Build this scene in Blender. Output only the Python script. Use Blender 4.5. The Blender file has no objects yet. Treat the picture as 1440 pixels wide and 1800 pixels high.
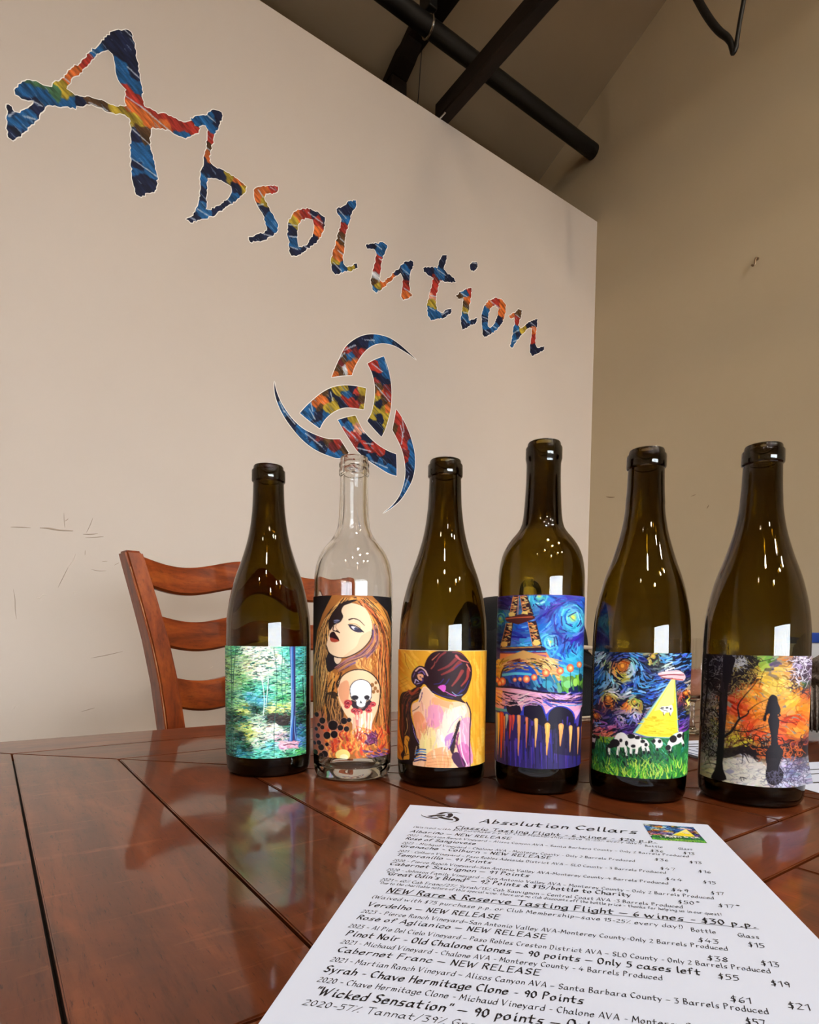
import bpy, bmesh, math, random
import numpy as np
from mathutils import Vector, Matrix
from mathutils.geometry import tessellate_polygon

S = bpy.context.scene
COL = S.collection
PI = math.pi
TABLE_H = 0.76            # table top is z = 0, the floor lies at -TABLE_H

# ------------------------------------------------------------------ camera
cam_d = bpy.data.cameras.new('camera'); cam = bpy.data.objects.new('camera', cam_d); COL.objects.link(cam)
S.camera = cam
YAW, PITCH, ROLL, F_PX, CY = 0.9520, 0.0541, 0.0111, 1041.28, 1174.96   # a phone held 13 cm above the table
cam_d.sensor_fit = 'VERTICAL'; cam_d.sensor_height = 36.0; cam_d.sensor_width = 36.0
cam_d.lens = F_PX / 1800 * 36.0
cam_d.shift_y = (CY - 900) / 1800
cam_d.clip_start = 0.01; cam_d.clip_end = 60
F0 = Vector((math.cos(YAW), math.sin(YAW), 0)); R0 = Vector((math.sin(YAW), -math.cos(YAW), 0)); U0 = Vector((0, 0, 1))
FW = F0 * math.cos(PITCH) - U0 * math.sin(PITCH); UP = U0 * math.cos(PITCH) + F0 * math.sin(PITCH)
RT = R0 * math.cos(ROLL) + UP * math.sin(ROLL); UP = UP * math.cos(ROLL) - R0 * math.sin(ROLL)
cam.matrix_world = Matrix(((RT.x, UP.x, -FW.x, 0), (RT.y, UP.y, -FW.y, 0), (RT.z, UP.z, -FW.z, 0.1321), (0, 0, 0, 1)))

# ------------------------------------------------------------------ world, exposure, lamps
W = bpy.data.worlds.new('world'); S.world = W; W.use_nodes = True
bg = W.node_tree.nodes['Background']; bg.inputs[0].default_value = (0.82, 0.91, 1.0, 1); bg.inputs[1].default_value = 24.0
S.view_settings.view_transform = 'Standard'; S.view_settings.look = 'None'
S.view_settings.gamma = 1.0; S.view_settings.use_curve_mapping = False
S.view_settings.exposure = 0.32
# (x, y, z, power, cone degrees, aim)  ceiling spot lamps; the fixtures are built around them further down
LAMPS = [
 (-2.6, -1.3, 2.65, 160, 74, (-1.5, 1.5, -0.35)),
 (-1.2, -1.7, 2.75, 160, 74, (-0.3, 1.5, -0.35)),
 ( 0.2, -1.5, 2.70, 160, 74, ( 0.6, 1.4, -0.3)),
 ( 1.3, -1.2, 2.65, 430, 100, ( 1.95, 0.45, -0.1)),
 ( 0.25, -0.55, 2.75, 330, 80, ( 0.3, 0.1, 0.0)),  # added overhead lamp, stands in for daylight on the menu
 ( 0.6, -3.2, 2.75, 150, 110, ( 0.6, 0.0, 0.0)),
 (-1.0, -3.6, 2.75, 150, 110, (-0.4, 0.6, 0.0)),
 ( 1.5, -3.0, 2.70, 130, 110, ( 1.9, -0.4, 0.0)),
]
LAMP_COL = (1.0, 0.92, 0.84); COOL = (0.74, 0.88, 1.0); WARM = (1.0, 0.86, 0.68)   # most bulbs are neutral, the one near the tan wall is warm, the cool one over the table is added to light the paper
for i, (x, y, z, pw, cone, aim) in enumerate(LAMPS):
    ld = bpy.data.lights.new('spot_light', 'SPOT'); ld.energy = pw * 0.25; ld.color = WARM if i == 3 else COOL if i == 4 else LAMP_COL
    ld.spot_size = math.radians(cone); ld.spot_blend = 0.9; ld.shadow_soft_size = 0.10
    lo = bpy.data.objects.new('spot_light', ld); COL.objects.link(lo)
    lo.location = (x, y, z - 0.02)
    lo.rotation_euler = (Vector(aim) - Vector((x, y, z))).to_track_quat('-Z', 'Y').to_euler()

# ------------------------------------------------------------------ helpers
def lin(c):
    return tuple((v / 255 / 12.92) if v <= 10.3 else ((v / 255 + 0.055) / 1.055) ** 2.4 for v in c[:3])

def thing(name, label, cat, loc=(0, 0, 0), rz=0, group=None):
    o = bpy.data.objects.new(name, None); COL.objects.link(o)
    o.empty_display_size = 0.02; o.location = loc; o.rotation_euler = (0, 0, rz)
    tag(o, label, cat, group); return o

def tag(o, label, cat, group=None):
    o['label'] = label; o['category'] = cat
    if group: o['group'] = group
    return o

def link(name, me, mat=None, parent=None, label=None):
    o = bpy.data.objects.new(name, me); COL.objects.link(o)
    if mat and not me.materials: me.materials.append(mat)
    if parent: o.parent = parent
    if label: o['label'] = label
    return o

def obj(name, bm, mat=None, parent=None, smooth=False, label=None):
    me = bpy.data.meshes.new(name); bm.normal_update(); bm.to_mesh(me); bm.free()
    if smooth:
        me.polygons.foreach_set('use_smooth', [True] * len(me.polygons)); me.set_sharp_from_angle(angle=math.radians(38))
    return link(name, me, mat, parent, label)

def struct(o):
    o['kind'] = 'structure'; return o

def box(bm, x0, x1, y0, y1, z0, z1):
    v = [bm.verts.new(p) for p in ((x0, y0, z0), (x1, y0, z0), (x1, y1, z0), (x0, y1, z0), (x0, y0, z1), (x1, y0, z1), (x1, y1, z1), (x0, y1, z1))]
    for f in ((3, 2, 1, 0), (4, 5, 6, 7), (0, 1, 5, 4), (1, 2, 6, 5), (2, 3, 7, 6), (3, 0, 4, 7)):
        bm.faces.new([v[i] for i in f])
    return v

def bevel(bm, w, seg=2):
    bmesh.ops.bevel(bm, geom=list(bm.edges), offset=w, segments=seg, affect='EDGES', profile=0.5)

def bbox(x0, x1, y0, y1, z0, z1, w=0, seg=2):
    bm = bmesh.new(); box(bm, x0, x1, y0, y1, z0, z1)
    if w: bevel(bm, w, seg)
    return bm

def loft(rings, cap=True, bm=None, closed=False):
    bm = bm or bmesh.new()
    R = [[bm.verts.new(p) for p in r] for r in rings]
    n = len(R[0])
    for a, b in zip(R, R[1:] + ([R[0]] if closed else [])):
        for i in range(n):
            bm.faces.new((a[i], a[(i + 1) % n], b[(i + 1) % n], b[i]))
    if cap and not closed:
        bm.faces.new(R[0][::-1]); bm.faces.new(R[-1])
    return bm

def lathe(prof, n=64, bm=None, cx=0, cy=0):
    """closed profile of (r, z); r = 0 points become poles"""
    bm = bm or bmesh.new(); rings = []
    for r, z in prof:
        if r < 1e-7: rings.append([bm.verts.new((cx, cy, z))])
        else: rings.append([bm.verts.new((cx + r * math.cos(2 * PI * i / n), cy + r * math.sin(2 * PI * i / n), z)) for i in range(n)])
    for a, b in zip(rings, rings[1:]):
        for i in range(n):
            j = (i + 1) % n
            if len(a) == 1 and len(b) == 1: continue
            if len(a) == 1: bm.faces.new((a[0], b[j], b[i]))
            elif len(b) == 1: bm.faces.new((a[i], a[j], b[0]))
            else: bm.faces.new((a[i], a[j], b[j], b[i]))
    return bm

def tube(pts, r, n=10, bm=None, cap=True):
    bm = bm or bmesh.new(); P = [Vector(p) for p in pts]
    rs = r if isinstance(r, (list, tuple)) else [r] * len(P)
    rings = []; ref = None
    for i, p in enumerate(P):
        t = (P[min(i + 1, len(P) - 1)] - P[max(i - 1, 0)]).normalized()
        if ref is None:
            ref = t.orthogonal().normalized()
        ref = (ref - t * ref.dot(t)).normalized(); b = t.cross(ref)
        rings.append([p + (ref * math.cos(2 * PI * k / n) + b * math.sin(2 * PI * k / n)) * rs[i] for k in range(n)])
    return loft(rings, cap, bm)

def crom(pts, k=6, closed=False):
    """smooth curve through the points; tangents are weighted by the chord lengths so uneven spacing does not overshoot"""
    P = np.array([tuple(p) for p in pts], float); n = len(P); out = []
    m = n if closed else n - 1
    Q = np.roll(P, -1, 0) - P; h = np.maximum(np.linalg.norm(Q, axis=1), 1e-9); D = Q / h[:, None]
    T = (D * np.roll(h, 1)[:, None] + np.roll(D, 1, 0) * h[:, None]) / (h + np.roll(h, 1))[:, None]
    if not closed: T[0] = D[0]; T[-1] = D[-2] if n > 1 else 0
    for i in range(m):
        a, b = P[i], P[(i + 1) % n]; ta, tb = T[i] * h[i], T[(i + 1) % n] * h[i]
        for j in range(k):
            t = j / k
            out.append(a * (2 * t ** 3 - 3 * t * t + 1) + ta * (t ** 3 - 2 * t * t + t) + b * (3 * t * t - 2 * t ** 3) + tb * (t ** 3 - t * t))
    if not closed: out.append(P[-1])
    return out

# ------------------------------------------------------------------ materials
def mat(name, col=(128, 128, 128), rough=0.5, metal=0.0, spec=0.5, coat=0.0, coat_r=0.05):
    m = bpy.data.materials.new(name); m.use_nodes = True
    b = m.node_tree.nodes['Principled BSDF']
    b.inputs['Base Color'].default_value = (*lin(col), 1); b.inputs['Roughness'].default_value = rough
    b.inputs['Metallic'].default_value = metal; b.inputs['Specular IOR Level'].default_value = spec
    b.inputs['Coat Weight'].default_value = coat; b.inputs['Coat Roughness'].default_value = coat_r
    return m

class NT:
    def __init__(s, m): s.t = m.node_tree; s.n = s.t.nodes; s.b = s.n['Principled BSDF']
    def node(s, kind, **kw):
        n = s.n.new('ShaderNode' + kind)
        for k, v in kw.items():
            if k.startswith('i_'):
                key = k[2:].replace('_', ' '); n.inputs[key].default_value = v
            else: setattr(n, k, v)
        return n
    def link(s, a, ao, b, bi): s.t.links.new(a.outputs[ao], b.inputs[bi])
    def coord(s, scale=(1, 1, 1), rot=(0, 0, 0), kind='Object'):
        c = s.node('TexCoord'); m = s.node('Mapping'); m.inputs['Scale'].default_value = scale; m.inputs['Rotation'].default_value = rot
        s.link(c, kind, m, 'Vector'); return m
    def noise(s, co, scale, detail=4, rough=0.55, dist=0.0):
        n = s.node('TexNoise'); n.inputs['Scale'].default_value = scale; n.inputs['Detail'].default_value = detail
        n.inputs['Roughness'].default_value = rough; n.inputs['Distortion'].default_value = dist
        s.link(co, 'Vector', n, 'Vector'); return n
    def ramp(s, src, out, stops, interp='LINEAR'):
        r = s.node('ValToRGB'); r.color_ramp.interpolation = interp
        e = r.color_ramp.elements
        while len(e) < len(stops): e.new(0.5)
        for el, (p, c) in zip(e, stops): el.position = p; el.color = (*lin(c), 1)
        s.link(src, out, r, 'Fac'); return r
    def mix(s, fac, a, b, mode='MIX', f=0.5):
        m = s.node('Mix', data_type='RGBA', blend_type=mode); m.inputs[0].default_value = f
        if fac: s.link(fac[0], fac[1], m, 0)
        for src, i in ((a, 6), (b, 7)):
            if isinstance(src, tuple) and not hasattr(src[0], 'outputs'): m.inputs[i].default_value = (*lin(src), 1)
            else: s.link(src[0], src[1], m, i)
        return m
    def bump(s, src, out, strength=0.2, dist=0.002):
        b = s.node('Bump'); b.inputs['Strength'].default_value = strength; b.inputs['Distance'].default_value = dist
        s.link(src, out, b, 'Height'); s.link(b, 'Normal', s.b, 'Normal'); return b

def wood(name, scale, stops, rough=0.3, coat=0.0, dark=(40, 20, 12), spec=0.5, vary=0.12, coat_r=0.06):
    m = mat(name, rough=rough, coat=coat, spec=spec, coat_r=coat_r); t = NT(m)
    co = t.coord(scale); n1 = t.noise(co, 3.0, 6, 0.6, 0.6); r1 = t.ramp(n1, 'Fac', stops)
    co2 = t.coord(tuple(v * 3.2 for v in scale)); n2 = t.noise(co2, 6.0, 5, 0.7)
    r2 = t.ramp(n2, 'Fac', [(0.30, (120, 120, 120)), (0.46, (235, 235, 235)), (1.0, (255, 255, 255))])
    mx = t.mix(None, (r1, 'Color'), (r2, 'Color'), 'MULTIPLY', 0.55)
    co3 = t.coord((1, 1, 1)); n3 = t.noise(co3, 9.0, 6, 0.65, 0.8)
    r3 = t.ramp(n3, 'Fac', [(0.32, dark), (0.50, (255, 255, 255)), (1, (255, 255, 255))])
    mx2 = t.mix(None, (mx, 2), (r3, 'Color'), 'MULTIPLY', 0.35)
    oi = t.node('ObjectInfo'); hs = t.node('HueSaturation'); mr = t.node('MapRange')
    mr.inputs['To Min'].default_value = 1 - vary; mr.inputs['To Max'].default_value = 1 + vary
    t.link(oi, 'Random', mr, 'Value'); t.link(mr, 'Result', hs, 'Value'); t.link(mx2, 2, hs, 'Color')
    t.link(hs, 'Color', t.b, 'Base Color'); t.bump(n2, 'Fac', 0.06, 0.0006)
    return m

def wear(m, sc):
    """pores, pale scratches and a slightly wavy lacquer on the table boards"""
    t = NT(m); src = t.b.inputs['Base Color'].links[0].from_node
    n = t.noise(t.coord(tuple(v * 5 for v in sc)), 14, 3, 0.6); r = t.ramp(n, 'Fac', [(0.0, (40, 24, 18)), (0.30, (90, 70, 60)), (0.37, (255, 255, 255)), (1, (255, 255, 255))])
    a = t.mix(None, (src, 'Color'), (r, 'Color'), 'MULTIPLY', 0.7)
    s = t.noise(t.coord((9, 60, 9), (0, 0, 0.7)), 1.6, 4, 0.6, 0.4); q = t.ramp(s, 'Fac', [(0.0, (0, 0, 0)), (0.60, (0, 0, 0)), (0.72, (150, 150, 150)), (1, (160, 160, 160))])
    b = t.mix((q, 'Color'), (a, 2), (160, 92, 58)); b.inputs[7].default_value = (*lin((160, 92, 58)), 1)
    t.link(b, 2, t.b, 'Base Color')
    w = t.noise(t.coord((1, 1, 1)), 22, 2, 0.5); bp = t.node('Bump'); bp.inputs['Strength'].default_value = 0.05; bp.inputs['Distance'].default_value = 0.004
    t.link(w, 'Fac', bp, 'Height'); t.link(bp, 'Normal', t.b, 'Coat Normal')

def paint(name, a, b, rough=0.75, bump=0.12, sc=1.0):
    m = mat(name, a, rough=rough, spec=0.3); t = NT(m); co = t.coord((1, 1, 1))
    n = t.noise(co, 1.6 * sc, 5, 0.6); r = t.ramp(n, 'Fac', [(0.3, a), (0.7, b)]); t.link(r, 'Color', t.b, 'Base Color')
    n2 = t.noise(co, 55, 4, 0.6); n3 = t.noise(co, 9, 3, 0.5)
    ad = t.node('Math', operation='ADD'); t.link(n2, 'Fac', ad, 0); t.link(n3, 'Fac', ad, 1)
    t.bump(ad, 'Value', bump, 0.002); return m

def vcol(name, rough=0.4, spec=0.5, coat=0.0):
    m = mat(name, rough=rough, spec=spec, coat=coat); t = NT(m)
    a = t.node('VertexColor'); a.layer_name = 'print'; t.link(a, 'Color', t.b, 'Base Color'); return m

def glass(name, density, tint, ior=1.5):
    m = bpy.data.materials.new(name); m.use_nodes = True; nt = m.node_tree; nt.nodes.clear()
    o = nt.nodes.new('ShaderNodeOutputMaterial'); g = nt.nodes.new('ShaderNodeBsdfGlass')
    g.inputs['Roughness'].default_value = 0.0; g.inputs['IOR'].default_value = ior; g.inputs['Color'].default_value = (1, 1, 1, 1)
    v = nt.nodes.new('ShaderNodeVolumeAbsorption'); v.inputs['Color'].default_value = (*tint, 1); v.inputs['Density'].default_value = density
    nt.links.new(g.outputs[0], o.inputs['Surface']); nt.links.new(v.outputs[0], o.inputs['Volume']); return m

M = {}
M['wall_cream'] = paint('cream_wall_paint', (189, 175, 162), (194, 180, 167), bump=0.10)
M['wall_tan'] = paint('tan_wall_paint', (184, 167, 139), (190, 173, 145), bump=0.10)
M['ceiling'] = paint('tan_ceiling_paint', (150, 130, 104), (158, 138, 111), bump=0.15)
M['floor'] = paint('concrete_floor', (96, 84, 72), (120, 106, 92), rough=0.45, bump=0.05)
M['beam'] = wood('dark_beam_timber', (12, 1.2, 12), [(0.3, (24, 17, 12)), (0.7, (38, 27, 18))], rough=0.7, spec=0.2)
M['steel'] = mat('black_painted_steel', (10, 10, 10), 0.45, spec=0.4)
M['black_rubber'] = mat('black_cable_rubber', (14, 14, 14), 0.5)
M['chrome'] = mat('bright_metal', (205, 205, 205), 0.18, 1.0)
ts = [(0.25, (72, 29, 10)), (0.5, (99, 45, 17)), (0.75, (126, 62, 26))]
M['table_x'] = wood('table_wood_grain_along', (1.6, 14, 14), ts, rough=0.40, coat=0.72, spec=0.15, vary=0.12, coat_r=0.07)
M['table_y'] = wood('table_wood_grain_across', (14, 1.6, 14), ts, rough=0.40, coat=0.72, spec=0.15, vary=0.12, coat_r=0.07)
wear(M['table_x'], (1.6, 14, 14)); wear(M['table_y'], (14, 1.6, 14))
M['groove'] = mat('dark_groove', (26, 14, 9), 0.6)
cs = [(0.25, (82, 28, 5)), (0.5, (134, 55, 12)), (0.8, (166, 82, 24))]
M['chair_x'] = wood('chair_wood_rail', (3, 16, 16), cs, rough=0.38, coat=0.12, spec=0.3, dark=(50, 18, 6), vary=0.06)
M['chair_z'] = wood('chair_wood_post', (16, 16, 3), cs, rough=0.38, coat=0.12, spec=0.3, dark=(50, 18, 6), vary=0.06)
M['worn'] = mat('worn_bare_edge', (186, 138, 96), 0.5)
M['glass_brown'] = glass('dark_olive_glass', 860, (0.64, 0.55, 0.02))
M['glass_clear'] = glass('clear_glass', 14, (0.80, 0.90, 0.80))
M['label'] = vcol('printed_label_paper', 0.5, 0.2)
M['vinyl'] = vcol('printed_vinyl', 0.6, 0.2)
M['white_vinyl'] = mat('white_vinyl_edge', (236, 232, 224), 0.45)
M['paper'] = mat('white_paper', (212, 219, 238), 0.7, spec=0.3)
M['ink'] = mat('black_ink', (32, 27, 30), 0.6)
M['scuff'] = mat('grey_scuff', (158, 140, 122), 0.8)
M['chip'] = mat('chipped_plaster', (204, 191, 176), 0.8)

# ------------------------------------------------------------------ a small raster painter for the flat prints
RNG = np.random.default_rng(7)
class Art:
    """paints in its own sheet units; q = the sheet's corner data (left/right edge at top and bottom, top and bottom edge heights)"""
    def __init__(s, Wpx, Hpx, bgc, q=None):
        s.W, s.H = Wpx, Hpx; s.im = np.zeros((Hpx, Wpx, 3)); s.im[:] = bgc; s.q = q
        s.k = Wpx / ((q[1] - q[0]) if q else Wpx)
    def m(s, pts):
        p = np.asarray(pts, float)
        if s.q is None: return p
        x0t, x1t, x0b, x1b, yl, yr, bl, bc, br = s.q
        f = np.clip((p[:, 1] - yl) / (bc - yl), -0.2, 1.2)
        a = x0t + (x0b - x0t) * f; b = x1t + (x1b - x1t) * f
        t = (p[:, 0] - a) / (b - a); yt = yl + (yr - yl) * t
        yb = bl * (1 - t) * (1 - 2 * t) + 4 * bc * t * (1 - t) + br * t * (2 * t - 1)
        return np.stack([t * s.W, (p[:, 1] - yt) / (yb - yt) * s.H], 1)
    def _blend(s, x0, y0, cov, col):
        h, w = cov.shape; r = s.im[y0:y0 + h, x0:x0 + w]; r += (np.asarray(col, float) - r) * cov[..., None]
    def poly(s, pts, col, a=1.0, sm=0):
        P = s.m(pts)
        if sm: P = np.array(crom(P, sm, True))
        x0 = max(int(P[:, 0].min()) - 1, 0); x1 = min(int(P[:, 0].max()) + 2, s.W); y0 = max(int(P[:, 1].min()) - 1, 0); y1 = min(int(P[:, 1].max()) + 2, s.H)
        if x1 <= x0 or y1 <= y0: return
        cov = np.zeros((y1 - y0, x1 - x0))
        for oy in (0.25, 0.75):
            for ox in (0.25, 0.75):
                X = np.arange(x0, x1)[None, :] + ox; Y = np.arange(y0, y1)[:, None] + oy
                ins = np.zeros(cov.shape, bool); n = len(P)
                for i in range(n):
                    ax, ay = P[i]; bx, by = P[(i + 1) % n]
                    if ay == by: continue
                    c = ((ay > Y) != (by > Y)) & (X < (bx - ax) * (Y - ay) / (by - ay) + ax)
                    ins ^= c
                cov += ins * 0.25
        s._blend(x0, y0, cov * a, col)
    def seg(s, p, q_, w0, w1, col, a=1.0):
        r = max(w0, w1) / 2 + 1.5
        x0 = max(int(min(p[0], q_[0]) - r), 0); x1 = min(int(max(p[0], q_[0]) + r) + 1, s.W)
        y0 = max(int(min(p[1], q_[1]) - r), 0); y1 = min(int(max(p[1], q_[1]) + r) + 1, s.H)
        if x1 <= x0 or y1 <= y0: return
        X = np.arange(x0, x1)[None, :] + 0.5; Y = np.arange(y0, y1)[:, None] + 0.5
        dx, dy = q_[0] - p[0], q_[1] - p[1]; L = dx * dx + dy * dy + 1e-9
        t = np.clip(((X - p[0]) * dx + (Y - p[1]) * dy) / L, 0, 1)
        d = np.hypot(X - p[0] - t * dx, Y - p[1] - t * dy)
        s._blend(x0, y0, np.clip((w0 + (w1 - w0) * t) / 2 - d + 0.5, 0, 1) * a, col)
    def line(s, pts, w, col, a=1.0, w2=None, sm=4):
        P = s.m(pts)
        if sm and len(P) > 2: P = np.array(crom(P, sm))
        w = w * s.k; w2 = w if w2 is None else w2 * s.k; n = len(P) - 1
        for i in range(n):
            s.seg(P[i], P[i + 1], w + (w2 - w) * i / n, w + (w2 - w) * (i + 1) / n, col, a)
    def dot(s, x, y, rx, ry, col, a=1.0, rot=0.0):
        t = np.linspace(0, 2 * PI, 18, endpoint=False); c, d = math.cos(rot), math.sin(rot)
        X, Y = rx * np.cos(t), ry * np.sin(t)
        s.poly(np.stack([x + X * c - Y * d, y + X * d + Y * c], 1), col, a)
    def dabs(s, n, rect, seeds, ln, w, ang, jit=26, a=1.0, pw=3.0, dark=0.0, dcol=(20, 24, 30)):
        S_ = np.array([[x, y, *c] for x, y, c in seeds], float)
        X = RNG.uniform(rect[0], rect[2], n); Y = RNG.uniform(rect[1], rect[3], n)
        for x, y in zip(X, Y):
            d = (S_[:, 0] - x) ** 2 + (S_[:, 1] - y) ** 2 + 30; wt = d ** (-pw / 2); wt *= RNG.uniform(0.4, 1.6, len(wt))
            c = (S_[:, 2:] * wt[:, None]).sum(0) / wt.sum() + RNG.normal(0, jit) + RNG.normal(0, jit * 0.35, 3)
            if RNG.random() < dark: c = np.array(dcol) + RNG.normal(0, 8)
            t = ang(x, y) + RNG.normal(0, 0.15); l = ln * RNG.uniform(0.6, 1.4) / 2; b = RNG.normal(0, 0.12) * l
            dx, dy = math.cos(t) * l, math.sin(t) * l
            s.line([(x - dx, y - dy), (x - dy * b / l, y + dx * b / l), (x + dx, y + dy)], w * RNG.uniform(0.6, 1.3), np.clip(c, 4, 252), a, sm=2)
    def strands(s, A, B, n, w, cols, wob=10, a=1.0):
        A = np.array(crom(A, 5)); B = np.array(crom(B, 5)); k = min(len(A), len(B)); A = A[np.linspace(0, len(A) - 1, k).astype(int)]; B = B[np.linspace(0, len(B) - 1, k).astype(int)]
        for i in range(n):
            t = RNG.random(); P = A * (1 - t) + B * t; ph = RNG.uniform(0, 6); P = P + np.stack([np.sin(np.linspace(0, 9, k) + ph) * wob, np.zeros(k)], 1)
            lo = RNG.integers(0, max(k - 8, 1)); hi = min(k, lo + RNG.integers(6, 18))
            s.line(P[lo:hi], w * RNG.uniform(0.5, 1.4), cols[RNG.integers(len(cols))], a, w2=w * 0.3, sm=0)
    def sample(s, u, v):
        x = np.clip(u * s.W - 0.5, 0, s.W - 1.001); y = np.clip(v * s.H - 0.5, 0, s.H - 1.001)
        xi = x.astype(int); yi = y.astype(int); fx = (x - xi)[:, None]; fy = (y - yi)[:, None]; I = np.clip(s.im, 0, 255)
        xj = np.minimum(xi + 1, s.W - 1); yj = np.minimum(yi + 1, s.H - 1)
        c = (I[yi, xi] * (1 - fx) + I[yi, xj] * fx) * (1 - fy) + (I[yj, xi] * (1 - fx) + I[yj, xj] * fx) * fy
        c = c / 255.0; return np.where(c <= 0.04045, c / 12.92, ((c + 0.055) / 1.055) ** 2.4)

def set_print(me, rgb):
    at = me.color_attributes.new('print', 'FLOAT_COLOR', 'POINT')
    at.data.foreach_set('color', np.concatenate([rgb, np.ones((len(rgb), 1))], 1).astype(np.float32).ravel())

def grid_mesh(name, V, nu, nv):
    me = bpy.data.meshes.new(name); i = np.arange((nu - 1) * (nv - 1)); r, c = i // (nu - 1), i % (nu - 1); a = r * nu + c
    F = np.stack([a, a + nu, a + nu + 1, a + 1], 1)
    me.vertices.add(len(V)); me.vertices.foreach_set('co', V.astype(np.float32).ravel())
    me.loops.add(F.size); me.loops.foreach_set('vertex_index', F.astype(np.int32).ravel())
    me.polygons.add(len(F)); me.polygons.foreach_set('loop_start', np.arange(0, F.size, 4, dtype=np.int32))
    me.update(calc_edges=True); me.polygons.foreach_set('use_smooth', np.ones(len(F), bool)); return me
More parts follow.
